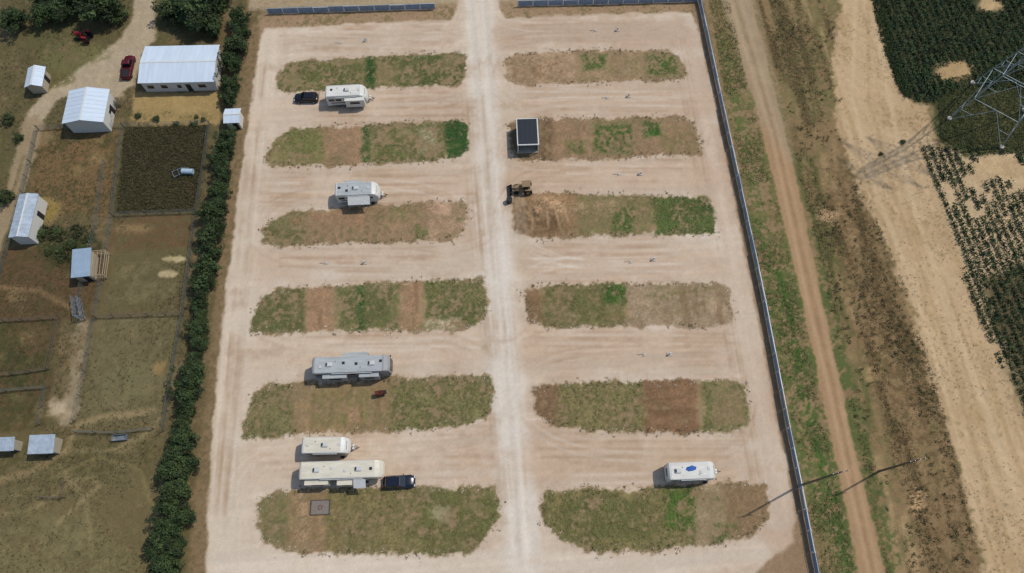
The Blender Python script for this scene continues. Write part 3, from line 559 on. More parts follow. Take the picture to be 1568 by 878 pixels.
def rv(name,uL,vL,uR,vR,h,wd,kind,body,roof,slides=(),acs=(),vents=(),awn=None,stripe=STR,tarp=None,wins=None):
    c,L,th=frame(uL,vL,uR,vR,h); e=empty(name,(c[0],c[1],0),th); a=L/2
    if kind=='trailer': prof=[(-a,.5),(-a+.02,h-.25),(-a+.25,h-.02),(-a+.6,h),(a-1.2,h),(a-.65,h-.2),(a-.2,h-.8),(a,h-1.5),(a-.05,1.0),(a-.55,.5)]
    elif kind=='fifth': prof=[(-a,.55),(-a+.02,h-.25),(-a+.25,h-.02),(-a+.6,h),(a-1.3,h),(a-.6,h-.2),(a-.15,h-.75),(a,2.3),(a-.25,1.75),(a-2.6,1.6),(a-2.9,.55)]
    else: prof=[(-a,.5),(-a+.02,h-.2),(-a+.2,h-.02),(-a+.5,h),(a-1.1,h),(a-.45,h-.15),(a-.15,h-.6),(a,1.7),(a,.9),(a-.15,.45)]
    V=[];n=len(prof); yy=[(-1,-.42,-.10),(-.93,-.2,-.03),(-.6,-.03,0),(0,0,.03),(.6,-.03,0),(.93,-.2,-.03),(1,-.42,-.10)]
    for ky,sx,dz in yy:
        for x,z in prof:
            f=np.clip((x-(a-1.3))/1.3,0,1)+ -0.3*np.clip((-(a-.3)-x)/.3,0,1)
            V.append((x+sx*f,ky*wd/2,z+(dz if z>h-.4 else 0)))
    Fc=[]
    for i in range(len(yy)-1):
        for j in range(n): k=(j+1)%n; Fc.append((i*n+j,i*n+k,(i+1)*n+k,(i+1)*n+j))
    Fc.append(tuple(range(n))); Fc.append(tuple(range((len(yy)-1)*n,len(yy)*n)))
    pyobj("body",V,Fc,body,e)
    xs_=[-a+.45,a-1.35]; RV=[];RF=[]
    nseg=max(3,int(L/1.2)); 
    for i in range(nseg+1):
        x=xs_[0]+(xs_[1]-xs_[0])*i/nseg
        for ky,z in((-.9,-.025),(-.6,0),(0,.03),(.6,0),(.9,-.025)): RV.append((x,ky*wd/2,h+z+.018))
    for i in range(nseg):
        for j in range(4): RF.append((i*5+j,(i+1)*5+j,(i+1)*5+j+1,i*5+j+1))
    pyobj("roof",RV,RF,roof,e)
    for s in(-1,1): box("roof_rail",(-.35,s*(wd/2-.05),h-.045),(L-2.0,.07,.07),LGP,e)
    for sgn in(-1,1):
        box("stripe",(-.4,sgn*(wd/2+.006),1.25),(L-2.4,.012,.28),stripe,e); box("skirt_trim",(-.6,sgn*(wd/2+.005),.62),(L-3.0,.01,.12),DKM,e)
    ww=wins or [-.36,-.18,.05,.2]
    for f in ww:
        if any(s[0]-.3<f*L<s[1]+.3 and s[2]<0 for s in slides): continue
        box("window_frame",(f*L,-(wd/2+.008),2.05),(1.05,.016,.66),DKM,e); box("window",(f*L,-(wd/2+.02),2.05),(.95,.012,.56),GL,e)
    for f in(-.3,.0,.22): box("window",(f*L,(wd/2+.012),2.05),(.9,.02,.55),GL,e)
    dx=.31*L-(.6 if kind=='fifth' else 0)
    box("door",(dx,-(wd/2+.012),1.5),(.66,.024,1.75),LGP,e); box("door_window",(dx,-(wd/2+.03),1.95),(.4,.012,.5),GL,e); box("step",(dx,-(wd/2+.22),.35),(.6,.4,.05),DKM,e)
    box("rear_window",(-a-.005,0,2.0),(.02,1.2,.5),GL,e)
    for s in(-1,1): box("tail_light",(-a-.01,s*(wd/2-.2),1.0),(.03,.15,.3),RED,e)
    if kind=='motorhome':
        pyobj("windshield",[(a+.02,-wd/2+.35,1.45),(a+.02,wd/2-.35,1.45),(a-.13,wd/2-.4,h-.65),(a-.13,-wd/2+.4,h-.65)],[(0,1,2,3)],GL,e)
        for s in(-1,1): box("mirror",(a-.3,s*(wd/2+.2),2.0),(.15,.22,.4),DKM,e)
        wx=[-L*.22,L*.30]
    else:
        box("front_window",(a-.42,0,h-.62),(.05,1.3,.3),GL,e); wx=[-L*.10,-L*.10-.95]
    for x in wx:
        for s in(-1,1): wheel("wheel",x,s*(wd/2-.13),.38,.24,e)
    if kind=='trailer':
        beams("tongue",[((a-.6,-.8,.55),(a+1.0,0,.5),.05),((a-.6,.8,.55),(a+1.0,0,.5),.05),((a+.9,0,.5),(a+1.15,0,.52),.06),((a+.7,0,0),(a+.7,0,.9),.035)],DKM,e)
        for s in(-.2,.2): cyl("propane_tank",(a+.3,s,.6),(a+.3,s,1.1),.16,PROP,e,12)
    if kind=='fifth':
        beams("landing_gear",[((a-2.4,-.9,0),(a-2.4,-.9,1.65),.06),((a-2.4,.9,0),(a-2.4,.9,1.65),.06),((a-1.2,0,1.7),(a-1.2,0,1.1),.12)],DKM,e)
    beams("stabiliser",[((-a+.5,-.9,0),(-a+.5,-.9,.55),.05),((-a+.5,.9,0),(-a+.5,.9,.55),.05)],DKM,e)
    for x0,x1,sd_,dp in slides:
        cx=(x0+x1)/2; yc=sd_*(wd/2+dp/2-.02); box("slide_out",(cx,yc,1.75),(x1-x0,dp,h*.60),body,e,.03); box("slide_roof",(cx,yc+sd_*.03,1.75+h*.30+.02),(x1-x0+.08,dp+.02,.035),roof,e)
        box("slide_window",(cx,sd_*(wd/2+dp+.0),2.0),((x1-x0)*.5,.03,.6),GL,e)
    for x,y in acs:
        box("air_conditioner",(x,y,h+.17),(.98,.68,.27),LGP,e,.08,3); box("air_conditioner_grille",(x-.36,y,h+.29),(.2,.5,.06),DKM,e)
    for x,y,dk in vents: 
        box("roof_vent",(x,y,h+.07),(.42,.42,.12),DKM if dk else LGP,e,.03); 
    cyl("vent_pipe",(-.2*L,.5,h),(-.2*L,.5,h+.2),.05,DKM,e,8); cyl("vent_pipe",(.12*L,-.6,h),(.12*L,-.6,h+.2),.05,DKM,e,8)
    cyl("awning_tube",(-.25*L,-(wd/2+.09),h-.3),(.26*L,-(wd/2+.09),h-.3),.075,LGP,e,10)
    if awn:
        x0,x1,dp=awn; z0=h-.35; z1=h-1.0; y0=-(wd/2+.17)
        pyobj("awning",[(x0,y0,z0),(x1,y0,z0),(x1,y0-dp,z1),(x0,y0-dp,z1),(x0,y0,z0-.03),(x1,y0,z0-.03),(x1,y0-dp,z1-.03),(x0,y0-dp,z1-.03)],[(0,1,2,3),(4,7,6,5),(0,4,5,1),(1,5,6,2),(2,6,7,3),(3,7,4,0)],LGP,e)
        beams("awning_arm",[((x0,y0,1.0),(x0,y0-dp,z1),.03),((x1,y0,1.0),(x1,y0-dp,z1),.03)],STEEL,e)
    if tarp:
        x,y=tarp; rr=random.Random(5); out=[(x+.62*math.cos(t)*(1+.5*rr.random())+.15*math.sin(t),y+.3*math.sin(t)*(1+.6*rr.random()),h+.052+.02*rr.random()) for t in np.linspace(0,6.283,15)[:-1]]
        inn=[(x+(p[0]-x)*.55,y+(p[1]-y)*.5,h+.07+.07*rr.random()) for p in out]; n2=len(out)
        pyobj("roof_tarp",out+inn+[(x,y,h+.08)],[(i,(i+1)%n2,n2+(i+1)%n2,n2+i) for i in range(n2)]+[(n2+i,n2+(i+1)%n2,2*n2) for i in range(n2)],TARP,e)
    return e
rv("travel_trailer",497,140,561,137,3.2,2.5,'trailer',WB,WR,slides=[(-.2,3.3,-1,.8)],acs=[(0.2,0)],vents=[(-2.6,.2,1),(2.4,0,0)],wins=[-.36,-.2])
rv("travel_trailer",512,290,580,287,3.2,2.5,'trailer',WB,GRF,slides=[(-2.3,.6,1,.6)],acs=[(-.2,0)],vents=[(-3,.2,1),(2.0,0,0),(-1.7,-.4,1)],awn=(-1.6,2.2,1.3))
rv("motorhome",477,560,598,555,3.5,2.6,'motorhome',GB,GRF,slides=[(-4.5,-.8,-1,.7),(1.2,4.2,-1,.7),(-1.5,2.4,1,.75)],acs=[(-3.4,0),(3.2,0)],vents=[(-1.2,.2,1),(.8,0,1),(4.6,.3,1),(-4.8,-.3,0)],wins=[-.42,.0])
rv("travel_trailer",461,682,534,681,3.0,2.4,'trailer',WB,CRF,slides=[],acs=[(0,0)],vents=[(-2.6,0,0),(2.1,.1,0)])
rv("fifth_wheel_trailer",457,721,587,717,3.5,2.55,'fifth',CB,CRF,slides=[(-5.4,-2.0,-1,.75),(-.6,1.6,-1,.9)],acs=[(-3.6,0),(2.6,0)],vents=[(-1.4,.2,0),(.6,-.2,0),(4.4,0,1)],awn=(1.8,3.6,1.2),wins=[-.46,.2])
rv("travel_trailer",1023,722,1099,719,3.1,2.5,'trailer',WB,WR,slides=[],acs=[(-2.2,0)],vents=[(2.4,.2,0),(1.2,-.3,0)],tarp=(-.3,.3))
# ------------------------------------------------------------------ cars
def car(name,uL,vL,uR,vR,paint,L=4.5,Wd=1.85,Ht=1.5,kind='sedan'):
    c,_,th=frame(uL,vL,uR,vR,.8); e=empty(name,(c[0],c[1],0),th); a=L/2; hw=Wd/2
    st=[(-a,.72,.80),(-a+.12,.88,.92),(-a+.5,.98,.98),(-a+1.2,1,1.0),(0,1,1.0),(a-1.3,1,.97),(a-.8,.98,.92),(a-.25,.9,.82),(a-.05,.78,.68),(a,.66,.55)]
    V=[];Fc=[]
    for x,wm,zb in st:
        w_=hw*wm; zb*=.95
        for y,z in((-w_*.95,.24),(-w_,.5),(-w_*.99,zb*.82),(-w_*.9,zb),(-w_*.45,zb+.05),(w_*.45,zb+.05),(w_*.9,zb),(w_*.99,zb*.82),(w_,.5),(w_*.95,.24)): V.append((x,y,z))
    for i in range(len(st)-1):
        for j in range(10): k=(j+1)%10; Fc.append((i*10+j,i*10+k,(i+1)*10+k,(i+1)*10+j))
    Fc.append(tuple(range(10))); Fc.append(tuple(range((len(st)-1)*10,len(st)*10)))
    pyobj("body",V,Fc,paint,e,smooth=True)
    if kind=='pickup': x0,x1,t0,t1=-.35,a*.42+.35,-.2,a*.42-.45
    elif kind=='suv': x0,x1,t0,t1=-a+.22,a*.42,-a+.55,a*.42-.75
    else: x0,x1,t0,t1=-a+.7,a*.42,-a+1.25,a*.42-.8
    zb=.95; V=[(x0,-hw*.9,zb),(x1,-hw*.9,zb),(x1,hw*.9,zb),(x0,hw*.9,zb),(t0,-hw*.72,Ht-.03),(t1,-hw*.72,Ht-.03),(t1,hw*.72,Ht-.03),(t0,hw*.72,Ht-.03)]
    pyobj("windows",V,[(0,3,2,1),(4,5,6,7),(0,1,5,4),(1,2,6,5),(2,3,7,6),(3,0,4,7)],GL,e,bevel=.05)
    pyobj("roof_panel",[(t0-.03,-hw*.74,Ht-.05),(t1+.03,-hw*.74,Ht-.05),(t1+.03,hw*.74,Ht-.05),(t0-.03,hw*.74,Ht-.05),(t0+.06,-hw*.64,Ht+.02),(t1-.1,-hw*.64,Ht+.02),(t1-.1,hw*.64,Ht+.02),(t0+.06,hw*.64,Ht+.02)],[(4,5,6,7),(0,1,5,4),(1,2,6,5),(2,3,7,6),(3,0,4,7)],paint,e)
    bs=[]
    for s in(-1,1):
        bs+= [((x0,s*hw*.9,zb),(t0,s*hw*.72,Ht-.02),.05),((x1,s*hw*.9,zb),(t1,s*hw*.72,Ht-.02),.045),(((x0+x1)/2,s*hw*.905,zb),((t0+t1)/2,s*hw*.73,Ht-.02),.045)]
    beams("pillars",bs,paint,e)
    for x in(-a+.85,a-.9):
        for s in(-1,1): wheel("wheel",x,s*(hw-.1),.34,.23,e)
    for s in(-1,1):
        box("headlight",(a-.1,s*hw*.62,.66),(.18,.34,.14),HL,e,.03); box("tail_light",(-a+.03,s*hw*.66,.78),(.12,.26,.18),RED,e,.03); box("mirror",(x1-.35,s*(hw+.08),1.0),(.16,.18,.12),paint,e,.03)
    if kind=='pickup':
        box("bed_floor",(-a+1.05,0,1.01),(1.75,Wd*.72,.04),DKM,e)
        for s in(-1,1): box("bed_rail",(-a+1.05,s*hw*.86,1.05),(1.85,.12,.16),paint,e,.03)
        box("tailgate",(-a+.13,0,1.05),(.1,Wd*.8,.16),paint,e,.02)
BLK=mat("car_paint_black",(26,30,34),.25,.2,.05,spec=.6); NAV=mat("car_paint_navy",(24,30,46),.25,.2,.05,spec=.6); MRN=mat("car_paint_maroon",(96,18,28),.3,.2,.05,spec=.6)
car("parked_car",485,149,452,149,BLK,4.5,1.85,1.5,'suv'); car("parked_car",590,739,632,737,NAV,4.8,1.95,1.7,'suv'); car("pickup_truck",191,120,199,84,MRN,5.5,1.95,1.8,'pickup')
def tractor(name,u,v,th,paint,sc=1.0,loader=False):
    x,y=survey(u,v); e=empty(name,(x,y,0),th); e.scale=(sc,)*3
    box("hood",(.9,0,1.15),(1.7,.7,.7),paint,e,.1); box("chassis",(.3,0,.75),(2.8,.45,.4),DKM,e); box("seat",(-.6,0,1.25),(.5,.5,.5),DKM,e,.08); 
    for s in(-1,1):
        cyl("rear_wheel",(-.7,s*.65,.75),(-.7,s*1.05,.75),.75,RUB,e,20); cyl("rear_hub",(-.7,s*1.04,.75),(-.7,s*1.07,.75),.4,paint,e,12); cyl("front_wheel",(1.35,s*.55,.42),(1.35,s*.8,.42),.42,RUB,e,16); box("fender",(-.7,s*.82,1.55),(1.1,.45,.08),paint,e,.03)
    beams("canopy_frame",[((-1.0,-.5,1.3),(-1.0,-.5,2.3),.04),((-1.0,.5,1.3),(-1.0,.5,2.3),.04),((.2,-.5,1.3),(.2,-.5,2.3),.04),((.2,.5,1.3),(.2,.5,2.3),.04)],DKM,e)
    cyl("exhaust",(.9,.2,1.4),(.9,.2,2.0),.04,DKM,e,8); cyl("steering_wheel",(-.15,0,1.55),(-.1,0,1.58),.2,DKM,e,12)
    if loader:
        box("canopy",(-.4,0,2.33),(1.5,1.3,.08),paint,e,.03)
        beams("loader_arm",[((.0,-.6,1.2),(1.4,-.6,1.3),.08),((1.4,-.6,1.3),(2.3,-.6,.4),.08),((.0,.6,1.2),(1.4,.6,1.3),.08),((1.4,.6,1.3),(2.3,.6,.4),.08)],paint,e)
        pyobj("bucket",[(2.2,-1,.1),(2.2,1,.1),(3.0,1,.08),(3.0,-1,.08),(2.1,-1,.75),(2.1,1,.75),(2.2,-1,.14),(2.2,1,.14)],[(0,1,2,3),(0,4,5,1),(0,3,4),(1,5,2)],DKM,e)
tractor("farm_tractor",132,60,2.9,mat("tractor_red",(150,36,36),.5)); tractor("loader_tractor",802,292,3.2,mat("machine_olive",(142,118,84),.6),1.0,True)
# ------------------------------------------------------------------ buildings
RFW=mat("white_metal_roof",(208,220,230),.5,.0,.08,.5,stretch=(3,.4,1)); RFG=mat("grey_metal_roof",(158,178,194),.45,.1,.1,.8); WLS=mat("white_siding",(206,202,192),.7,0,.06); WLT=mat("tan_siding",(176,164,140),.8,0,.08); RST=mat("weathered_metal_roof",(180,192,202),.5,.1,.18,1.2)
DARKR=mat("dark_roof_panel",(36,42,50),.5,0,.08,1.5); WTR=mat("white_trim",(220,220,214),.5)
def building(name,corners,zr,rise,roof,wall,ridge='x',ribs=.6,wins=(),door=True,over=.3,single=False):
    P=S(corners,zr); c=P.mean(0); ex=(P[1]-P[0]+P[2]-P[3])/2; ey=(P[0]-P[3]+P[1]-P[2])/2; L=np.linalg.norm(ex); Wd=np.linalg.norm(ey); th=math.atan2(ex[1],ex[0])
    e=empty(name,(c[0],c[1],0),th)
    if ridge=='y': L,Wd=Wd,L; e.rotation_euler=(0,0,th+math.pi/2)
    a,b=L/2,Wd/2; ia,ib=a-over,b-over
    z1=zr-.02; zi=z1+rise*(over/b)
    if single:
        V=[(-ia,-ib,0),(ia,-ib,0),(ia,ib,0),(-ia,ib,0),(-ia,-ib,zi-.1),(ia,-ib,zi-.1),(ia,ib,zi+rise-.12),(-ia,ib,zi+rise-.12)]
        pyobj("walls",V,[(0,1,5,4),(1,2,6,5),(2,3,7,6),(3,0,4,7)],wall,e)
        RV=[(-a,-b,zr),(a,-b,zr),(a,b,zr+rise),(-a,b,zr+rise)]; RV+= [(x,y,z-.08) for x,y,z in RV]
        pyobj("roof",RV,[(0,1,2,3),(7,6,5,4),(0,4,5,1),(1,5,6,2),(2,6,7,3),(3,7,4,0)],roof,e)
        sl_=[(-b,zr,b,zr+rise)]
    else:
        V=[(-ia,-ib,0),(ia,-ib,0),(ia,ib,0),(-ia,ib,0),(-ia,-ib,zi-.1),(ia,-ib,zi-.1),(ia,ib,zi-.1),(-ia,ib,zi-.1),(-ia,0,z1+rise-.1),(ia,0,z1+rise-.1)]
        pyobj("walls",V,[(0,1,5,4),(1,2,6,9,5),(2,3,7,6),(3,0,4,8,7)],wall,e)
        for s,nm in((-1,"roof_south"),(1,"roof_north")):
            RV=[(-a,s*b,zr),(a,s*b,zr),(a,0,zr+rise),(-a,0,zr+rise)]; RV+=[(x,y,z-.07) for x,y,z in RV]
            pyobj(nm,RV,[(0,1,2,3),(7,6,5,4),(0,4,5,1),(1,5,6,2),(3,7,4,0)],roof,e)
        box("ridge_cap",(0,0,zr+rise+.012),(L,.28,.05),WTR,e)
        sl_=[(-b,zr,0,zr+rise),(b,zr,0,zr+rise)]
    bs=[]
    if ribs:
        n=int(L/ribs)
        for i in range(n+1):
            x=-a+L*i/n
            for y0,z0,y1,z1_ in sl_: bs.append(((x,y0,z0+.01),(x,y1*1.0+(.16 if y1==0 and y0>0 else -.16 if y1==0 else 0),z1_+.01-(.16*rise/b if y1==0 else 0)),.022))
        beams("roof_seams",bs,roof,e)
    for fx,side,wz,ww,wh in wins:
        y=side*(ib+.012); box("window_frame",(fx*L,y,wz),(ww+.14,.024,wh+.14),WTR,e); box("window",(fx*L,y+side*.015,wz),(ww,.02,wh),GL,e)
    if door: box("door",(.12*L,-(ib+.015),1.02),(.95,.03,2.0),DKM,e)
    return e
building("mobile_home",[(221,71),(334,69),(330,125),(212,128)],3.0,.6,RFW,WLS,wins=[(-.38,-1,1.5,1.2,.9),(-.2,-1,1.5,1.2,.9),(.0,-1,1.5,.8,.9),(.3,-1,1.5,1.4,.9)],ribs=.9)
building("metal_workshop",[(105,139),(169,137),(157,187),(95,190)],3.4,.9,RFW,WLS,ridge='y',wins=[(0,-1,1.6,.9,.7)],ribs=.9)
building("garden_shed",[(40,105),(66,103),(68,132),(40,134)],2.3,.7,RFW,WLT,ridge='y',ribs=.6); building("garden_shed",[(344,167),(368,166),(368,188),(343,189)],2.4,.5,RFW,WLS,ribs=.5)
building("livestock_barn",[(28,298),(58,297),(44,363),(14,364)],3.0,.35,RST,WLS,ridge='y',ribs=.7,over=.15)
building("livestock_shelter",[(120,385),(142,380),(138,424),(102,425)],2.5,.5,RFG,WLT,ribs=.5,single=True); building("goat_shed",[(48,667),(86,666),(82,694),(42,696)],2.3,.4,RST,WLT,ribs=.45,single=True); building("goat_shed",[(-8,671),(24,670),(22,690),(-12,692)],2.2,.4,RST,WLT,ribs=.45,single=True)
def pts3(u,v,z): x,y=survey(u,v,0); return (x,y,z)
e=empty("livestock_pen_frame",(0,0,0)); cs=[(140,392),(170,390),(165,427),(136,428)]; bs=[]
for i in range(4):
    a_=cs[i]; b_=cs[(i+1)%4]; bs.append((pts3(*a_,0),pts3(*a_,1.8),.06)); 
    for z in(.6,1.2,1.8): bs.append((pts3(*a_,z),pts3(*b_,z),.06))
for k in range(5): bs.append((pts3(140+k*6,392,1.8),pts3(136+k*6,428,1.8),.05))
beams("rails",bs,mat("tan_lumber",(176,156,124),.9),e)
P=S([(791,182),(824,181),(824,221),(792,223)],2.9); c=P.mean(0); dv=P[1]-P[0]; e=empty("shade_pavilion",(c[0],c[1],0),math.atan2(dv[1],dv[0])); L=np.linalg.norm(P[1]-P[0]); Wd=np.linalg.norm(P[0]-P[3])
box("roof_trim",(0,0,2.8),(L,Wd,.2),WTR,e,.02); box("roof_panel",(0,0,2.93),(L-.4,Wd-.4,.06),DARKR,e)
for i in range(4): box("roof_seam",(-L/2+.25+(L-.5)*(i+.5)/4,0,2.97),(.04,Wd-.5,.03),DKM,e)
for sx in(-1,1):
    for sy in(-1,1): box("post",(sx*(L/2-.15),sy*(Wd/2-.15),1.35),(.14,.14,2.7),WTR,e)
box("wall_back",(0,Wd/2-.2,1.35),(L-.4,.06,2.69),DKM,e); box("wall_side",(-L/2+.2,.1,1.35),(.06,Wd-.7,2.69),DKM,e); box("wall_side",(L/2-.2,.1,1.35),(.06,Wd-.7,2.69),DKM,e); box("floor_slab",(0,0,.07),(L-.3,Wd-.3,.14),CONC,e); box("counter",(0,-.2,.6),(L-1,.7,.9),WOOD,e,.03)
# ------------------------------------------------------------------ fences
FM=mat("blue_grey_metal_fence",(146,164,184),.5,.15,.14,1.5); FP=mat("fence_post_light",(206,214,220),.5,.1)
def panel_fence(name,pts,h=1.5,step=3.0):
    P=S(pts); e=empty(name,(0,0,0)); V=[];Fc=[];bs=[]
    D=[0]
    for i in range(1,len(P)): D.append(D[-1]+np.linalg.norm(P[i]-P[i-1]))
    tot=D[-1]
    def at(s): return np.array([np.interp(s,D,P[:,0]),np.interp(s,D,P[:,1])])
    n=int(tot/step); r=random.Random(5)
    for i in range(n):
        a_=at(tot*i/n); b_=at(tot*(i+1)/n); d=(b_-a_)/np.linalg.norm(b_-a_); nn=np.array([-d[1],d[0]]); hh=h+r.uniform(-.12,.08); tl=r.uniform(-.15,.15); m_=int(np.linalg.norm(b_-a_)/.16)
        for j in range(m_+1):
            p=a_+(b_-a_)*(j/m_*.94+.03)+nn*(.035 if j%2 else -.035); k=len(V); V+= [(p[0],p[1],.06),(p[0]+nn[0]*tl,p[1]+nn[1]*tl,hh)]
            if j: Fc.append((k-2,k,k+1,k-1))
        bs.append(((a_[0],a_[1],0),(a_[0],a_[1],h+.2),.08)); pa=a_+nn*.1; pb=b_+nn*.1
        for z in(.4,h-.15): bs.append(((pa[0],pa[1],z),(pb[0],pb[1],z),.04))
        bs.append(((a_[0],a_[1],hh+.01),(b_[0],b_[1],hh+.01),.035))
    me=bpy.data.meshes.new("panels"); me.from_pydata(V,[],Fc); me.materials.append(FM); link(bpy.data.objects.new("panels",me),e); beams("posts_and_rails",bs,FP,e)
panel_fence("metal_panel_fence",FENCE)
panel_fence("metal_panel_fence",[(411,22),(540,18),(667,14)]); panel_fence("metal_panel_fence",[(793,10),(930,7),(1068,3)])
def rail_fence(name,pts,h=1.4,step=2.8,rails=(.3,.6,.95,1.35),r=.03,m=None,post=.07):
    P=S(pts); e=empty(name,(0,0,0)); bs=[]
    for i in range(len(P)-1):
        n=max(1,int(np.linalg.norm(P[i+1]-P[i])/step))
        for j in range(n+1): p=P[i]+(P[i+1]-P[i])*j/n; bs.append(((p[0],p[1],0),(p[0]+random.uniform(-.05,.05),p[1],h+random.uniform(-.05,.1)),post))
        for z in rails: bs.append(((*P[i],z),(*P[i+1],z),r))
    beams("posts_and_rails",bs,m or WOOD,e)
PF=mat("pen_fence_steel",(112,112,102),.6,.2)
for p in [[(60,199),(130,196),(190,195),(322,191)],[(60,199),(48,250),(30,320),(12,390),(-10,470)],[(190,195),(180,270),(174,331),(160,410),(148,487)],[(322,191),(313,258),(302,326),(292,400),(281,484),(266,570),(252,660)],[(174,331),(302,326)],[(148,487),(281,482)],[(-20,494),(92,488),(84,530),(76,566),(20,574),(-20,576)],[(146,490),(132,570),(116,645)],[(116,662),(180,664),(236,657)],[(-20,602),(72,594),(62,650)],[(162,250),(148,350),(118,480)],[(66,762),(98,762),(102,738)]]:
    rail_fence("pen_fence",p,m=PF if random.random()<.7 else WOOD)
rail_fence("livestock_chute",[(118,460),(122,490),(132,490),(126,460)],h=2.0,step=1.0,rails=(.5,1,1.5,1.95),m=STEEL,r=.05)
x,y=survey(290,266); e=empty("propane_tank",(x,y,0),-.05); cyl("tank",(-1.0,0,.75),(1.0,0,.75),.5,mat("tank_blue_white",(176,196,206),.4),e,20); box("saddle",(-.6,0,.2),(.15,.7,.4),CONC,e); box("saddle",(.6,0,.2),(.15,.7,.4),CONC,e)
x,y=survey(275,266); e=empty("stock_trailer_frame",(x,y,0),.5); beams("frame",[((-1,-.6,.5),(1,-.6,.5),.06),((-1,.6,.5),(1,.6,.5),.06),((1,-.6,.5),(1.9,0,.5),.05),((1,.6,.5),(1.9,0,.5),.05),((-1,-.6,.5),(-1,.6,.5),.06),((0,-.6,.5),(0,.6,.5),.05)],STEEL,e); wheel("wheel",-.2,.75,.3,.2,e); wheel("wheel",-.2,-.75,.3,.2,e)
x,y=survey(185,671); e=empty("water_trough",(x,y,0),.1); box("base",(0,0,.06),(2.2,.9,.1),STEEL,e)
for s in(-1,1): box("side",(0,s*.44,.35),(2.2,.05,.55),STEEL,e); box("end",(s*1.08,0,.35),(.05,.82,.55),STEEL,e)
# ------------------------------------------------------------------ hookup pedestals
for i,(a_,b_) in enumerate([((522,66),(560,63)),((500,403),(558,403)),((912,47),(945,47)),((930,150),(962,148)),((948,267),(980,267)),((966,401),(1000,398)),((987,543),(1025,543))]):
    x,y=survey(*b_); e=empty("utility_pedestal",(x,y,0),.04); box("concrete_pad",(0,0,.05),(.8,.6,.1),CONC,e,.02); box("post",(0,0,.35),(.12,.1,.5),CONC,e); box("meter_box",(0,-.02,.7),(.3,.2,.35),LGP,e,.03); cyl("meter",(0,-.12,.72),(0,-.17,.72),.06,STEEL,e,12); cyl("water_riser",(.28,.12,.1),(.28,.12,.4),.025,STEEL,e,8)
    x,y=survey(*a_); e=empty("sewer_cleanout",(x,y,0),.3); box("concrete_collar",(0,0,.03),(.6,.6,.06),CONC,e,.02); cyl("pipe",(0,0,.06),(0,0,.16),.08,LGP,e,12); cyl("cap",(0,0,.16),(0,0,.2),.1,WTR,e,12)
    beams("marker_stake",[((-.45,.1,.02),(-1.1,.3,.05),.03),((-.5,-.25,0),(-.5,-.25,.35),.025)],WOOD,e)
P=S([(476,767),(506,767),(504,787),(476,788)]); c=P.mean(0); e=empty("fire_pit",(c[0],c[1],0),.03)
TIM=mat("grey_timber",(84,78,72),.9)
for s in(-1,1): box("timber_edge",(0,s*1.05,.09),(2.9,.09,.18),TIM,e); box("timber_edge",(s*1.40,0,.09),(.09,1.98,.18),TIM,e)
box("gravel_bed",(0,0,.05),(2.7,1.98,.06),mat("grey_gravel",(140,130,120),.95,0,.3,9),e)
V=[]
for i in range(14):
    t=i/14*6.283; V.append(((.3*math.cos(t),.3*math.sin(t),.1),(.3*math.cos(t+.45),.3*math.sin(t+.45),.1),.09))
beams("brick_ring",V,mat("faded_brick",(132,96,90),.9),e)
x,y=survey(583,604); e=empty("barbecue_smoker",(x,y,0),.2); cyl("drum",(-.7,0,1.0),(.5,0,1.0),.38,mat("rusty_red",(104,48,36),.7),e,16); cyl("chimney",(.3,0,1.3),(.3,0,1.9),.07,DKM,e,8); box("firebox",(.75,0,.8),(.5,.55,.5),DKM,e,.04); beams("legs",[((-.5,-.3,0),(-.5,-.2,.8),.04),((-.5,.3,0),(-.5,.2,.8),.04),((.4,-.3,0),(.4,-.2,.8),.04),((.4,.3,0),(.4,.2,.8),.04)],DKM,e); wheel("wheel",.4,-.4,.22,.1,e); wheel("wheel",.4,.4,.22,.1,e)
x,y=survey(780,309); e=empty("trash_barrel",(x,y,0)); cyl("drum",(0,0,0),(0,0,1.1),.5,DKM,e,20); cyl("rim",(0,0,1.08),(0,0,1.12),.52,DKM,e,20); cyl("band",(0,0,.6),(0,0,.65),.515,STEEL,e,20)
# ------------------------------------------------------------------ power poles
def pole(name,u,v,h,th):
    x,y=survey(u,v); e=empty(name,(x,y,0),th); beams("pole",[((0,0,0),(0,0,h),.17,.11)],WOOD,e,10); beams("crossarm",[((-1.2,0,h-.4),(1.2,0,h-.4),.075),((-.6,0,h-.4),(0,0,h-1.1),.03),((.6,0,h-.4),(0,0,h-1.1),.03)],WOOD,e)
    for s in(-1.1,-.4,.4,1.1): cyl("insulator",(s,0,h-.35),(s,0,h-.1),.05,STEEL,e,8)
    return x,y
p1=pole("power_pole",1224,744,15,.2); p2=pole("power_pole",1346,722,11.5,.2)
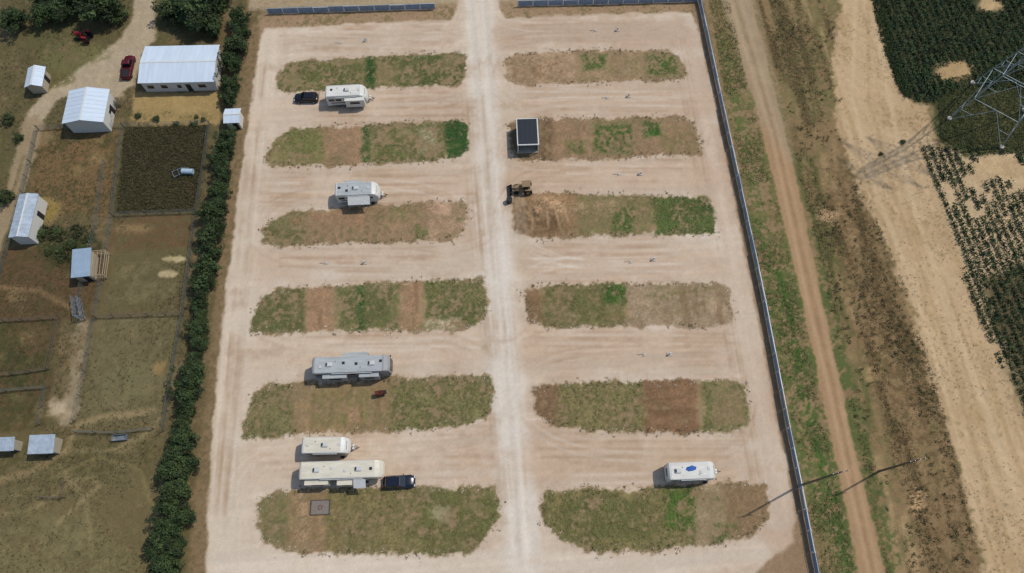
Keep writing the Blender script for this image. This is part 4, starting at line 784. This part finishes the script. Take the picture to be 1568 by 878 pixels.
# ------------------------------------------------------------------ pylon
GS=mat("pylon_steel",(150,164,168),.5,.2,.08)
F1=np.array(survey(1452,183)); F2=np.array(survey(1532,227)); d=F2-F1; wb=np.linalg.norm(d); nn=np.array([-d[1],d[0]])/wb
if nn[1]<0: nn=-nn
c=(F1+F2)/2+nn*wb/2; e=empty("transmission_tower",(c[0],c[1],0),math.atan2(d[1],d[0]))
lv=[(0,wb/2),(6,wb/2*.82),(12,wb/2*.64),(18,wb/2*.46),(24,wb/2*.3),(28,1.25),(31,1.15),(34,1.05),(37,.95),(40,.85),(43,.6)]
bs=[]; cn=[(-1,-1),(1,-1),(1,1),(-1,1)]
for (z0,h0),(z1,h1) in zip(lv[:-1],lv[1:]):
    for i in range(4):
        a_=cn[i]; b_=cn[(i+1)%4]
        A0=(a_[0]*h0,a_[1]*h0,z0);A1=(a_[0]*h1,a_[1]*h1,z1);B0=(b_[0]*h0,b_[1]*h0,z0);B1=(b_[0]*h1,b_[1]*h1,z1)
        bs.append((A0,A1,.10)); bs.append((A1,B1,.05)); M=tuple((np.array(A1)+np.array(B1))/2)
        if z0<24:
            bs+= [(A0,M,.055),(B0,M,.055)]
            q_=tuple((np.array(A0)+np.array(M))/2); w_=tuple((np.array(A0)+np.array(A1))/2); bs.append((q_,w_,.03)); q_=tuple((np.array(B0)+np.array(M))/2); w_=tuple((np.array(B0)+np.array(B1))/2); bs.append((q_,w_,.03))
        else: bs+= [(A0,B1,.045),(B0,A1,.045)]
for z,ln,hh in((29,6.5,1.2),(35,8,1.05),(41,5.5,.8)):
    for s in(-1,1):
        tip=(s*ln,0,z+.4)
        for y in(-hh,hh):
            bs+= [((s*hh,y,z),tip,.06),((s*hh,y,z+2),tip,.06)]
            for t in(.25,.5,.75):
                lo=np.array((s*hh,y,z))*(1-t)+np.array(tip)*t; hi=np.array((s*hh,y,z+2))*(1-t)+np.array(tip)*t; bs.append((tuple(lo),tuple(hi),.04)); lo2=np.array((s*hh,-y,z))*(1-t)+np.array(tip)*t; bs.append((tuple(lo),tuple(lo2),.035))
        bs.append((tip,(s*ln,0,z-1.6),.07))
beams("lattice",bs,GS,e)
for x_,y_ in cn: cyl("footing",(x_*wb/2,y_*wb/2,0),(x_*wb/2,y_*wb/2,.5),.4,CONC,e,12)
print("done",time.time()-T0)
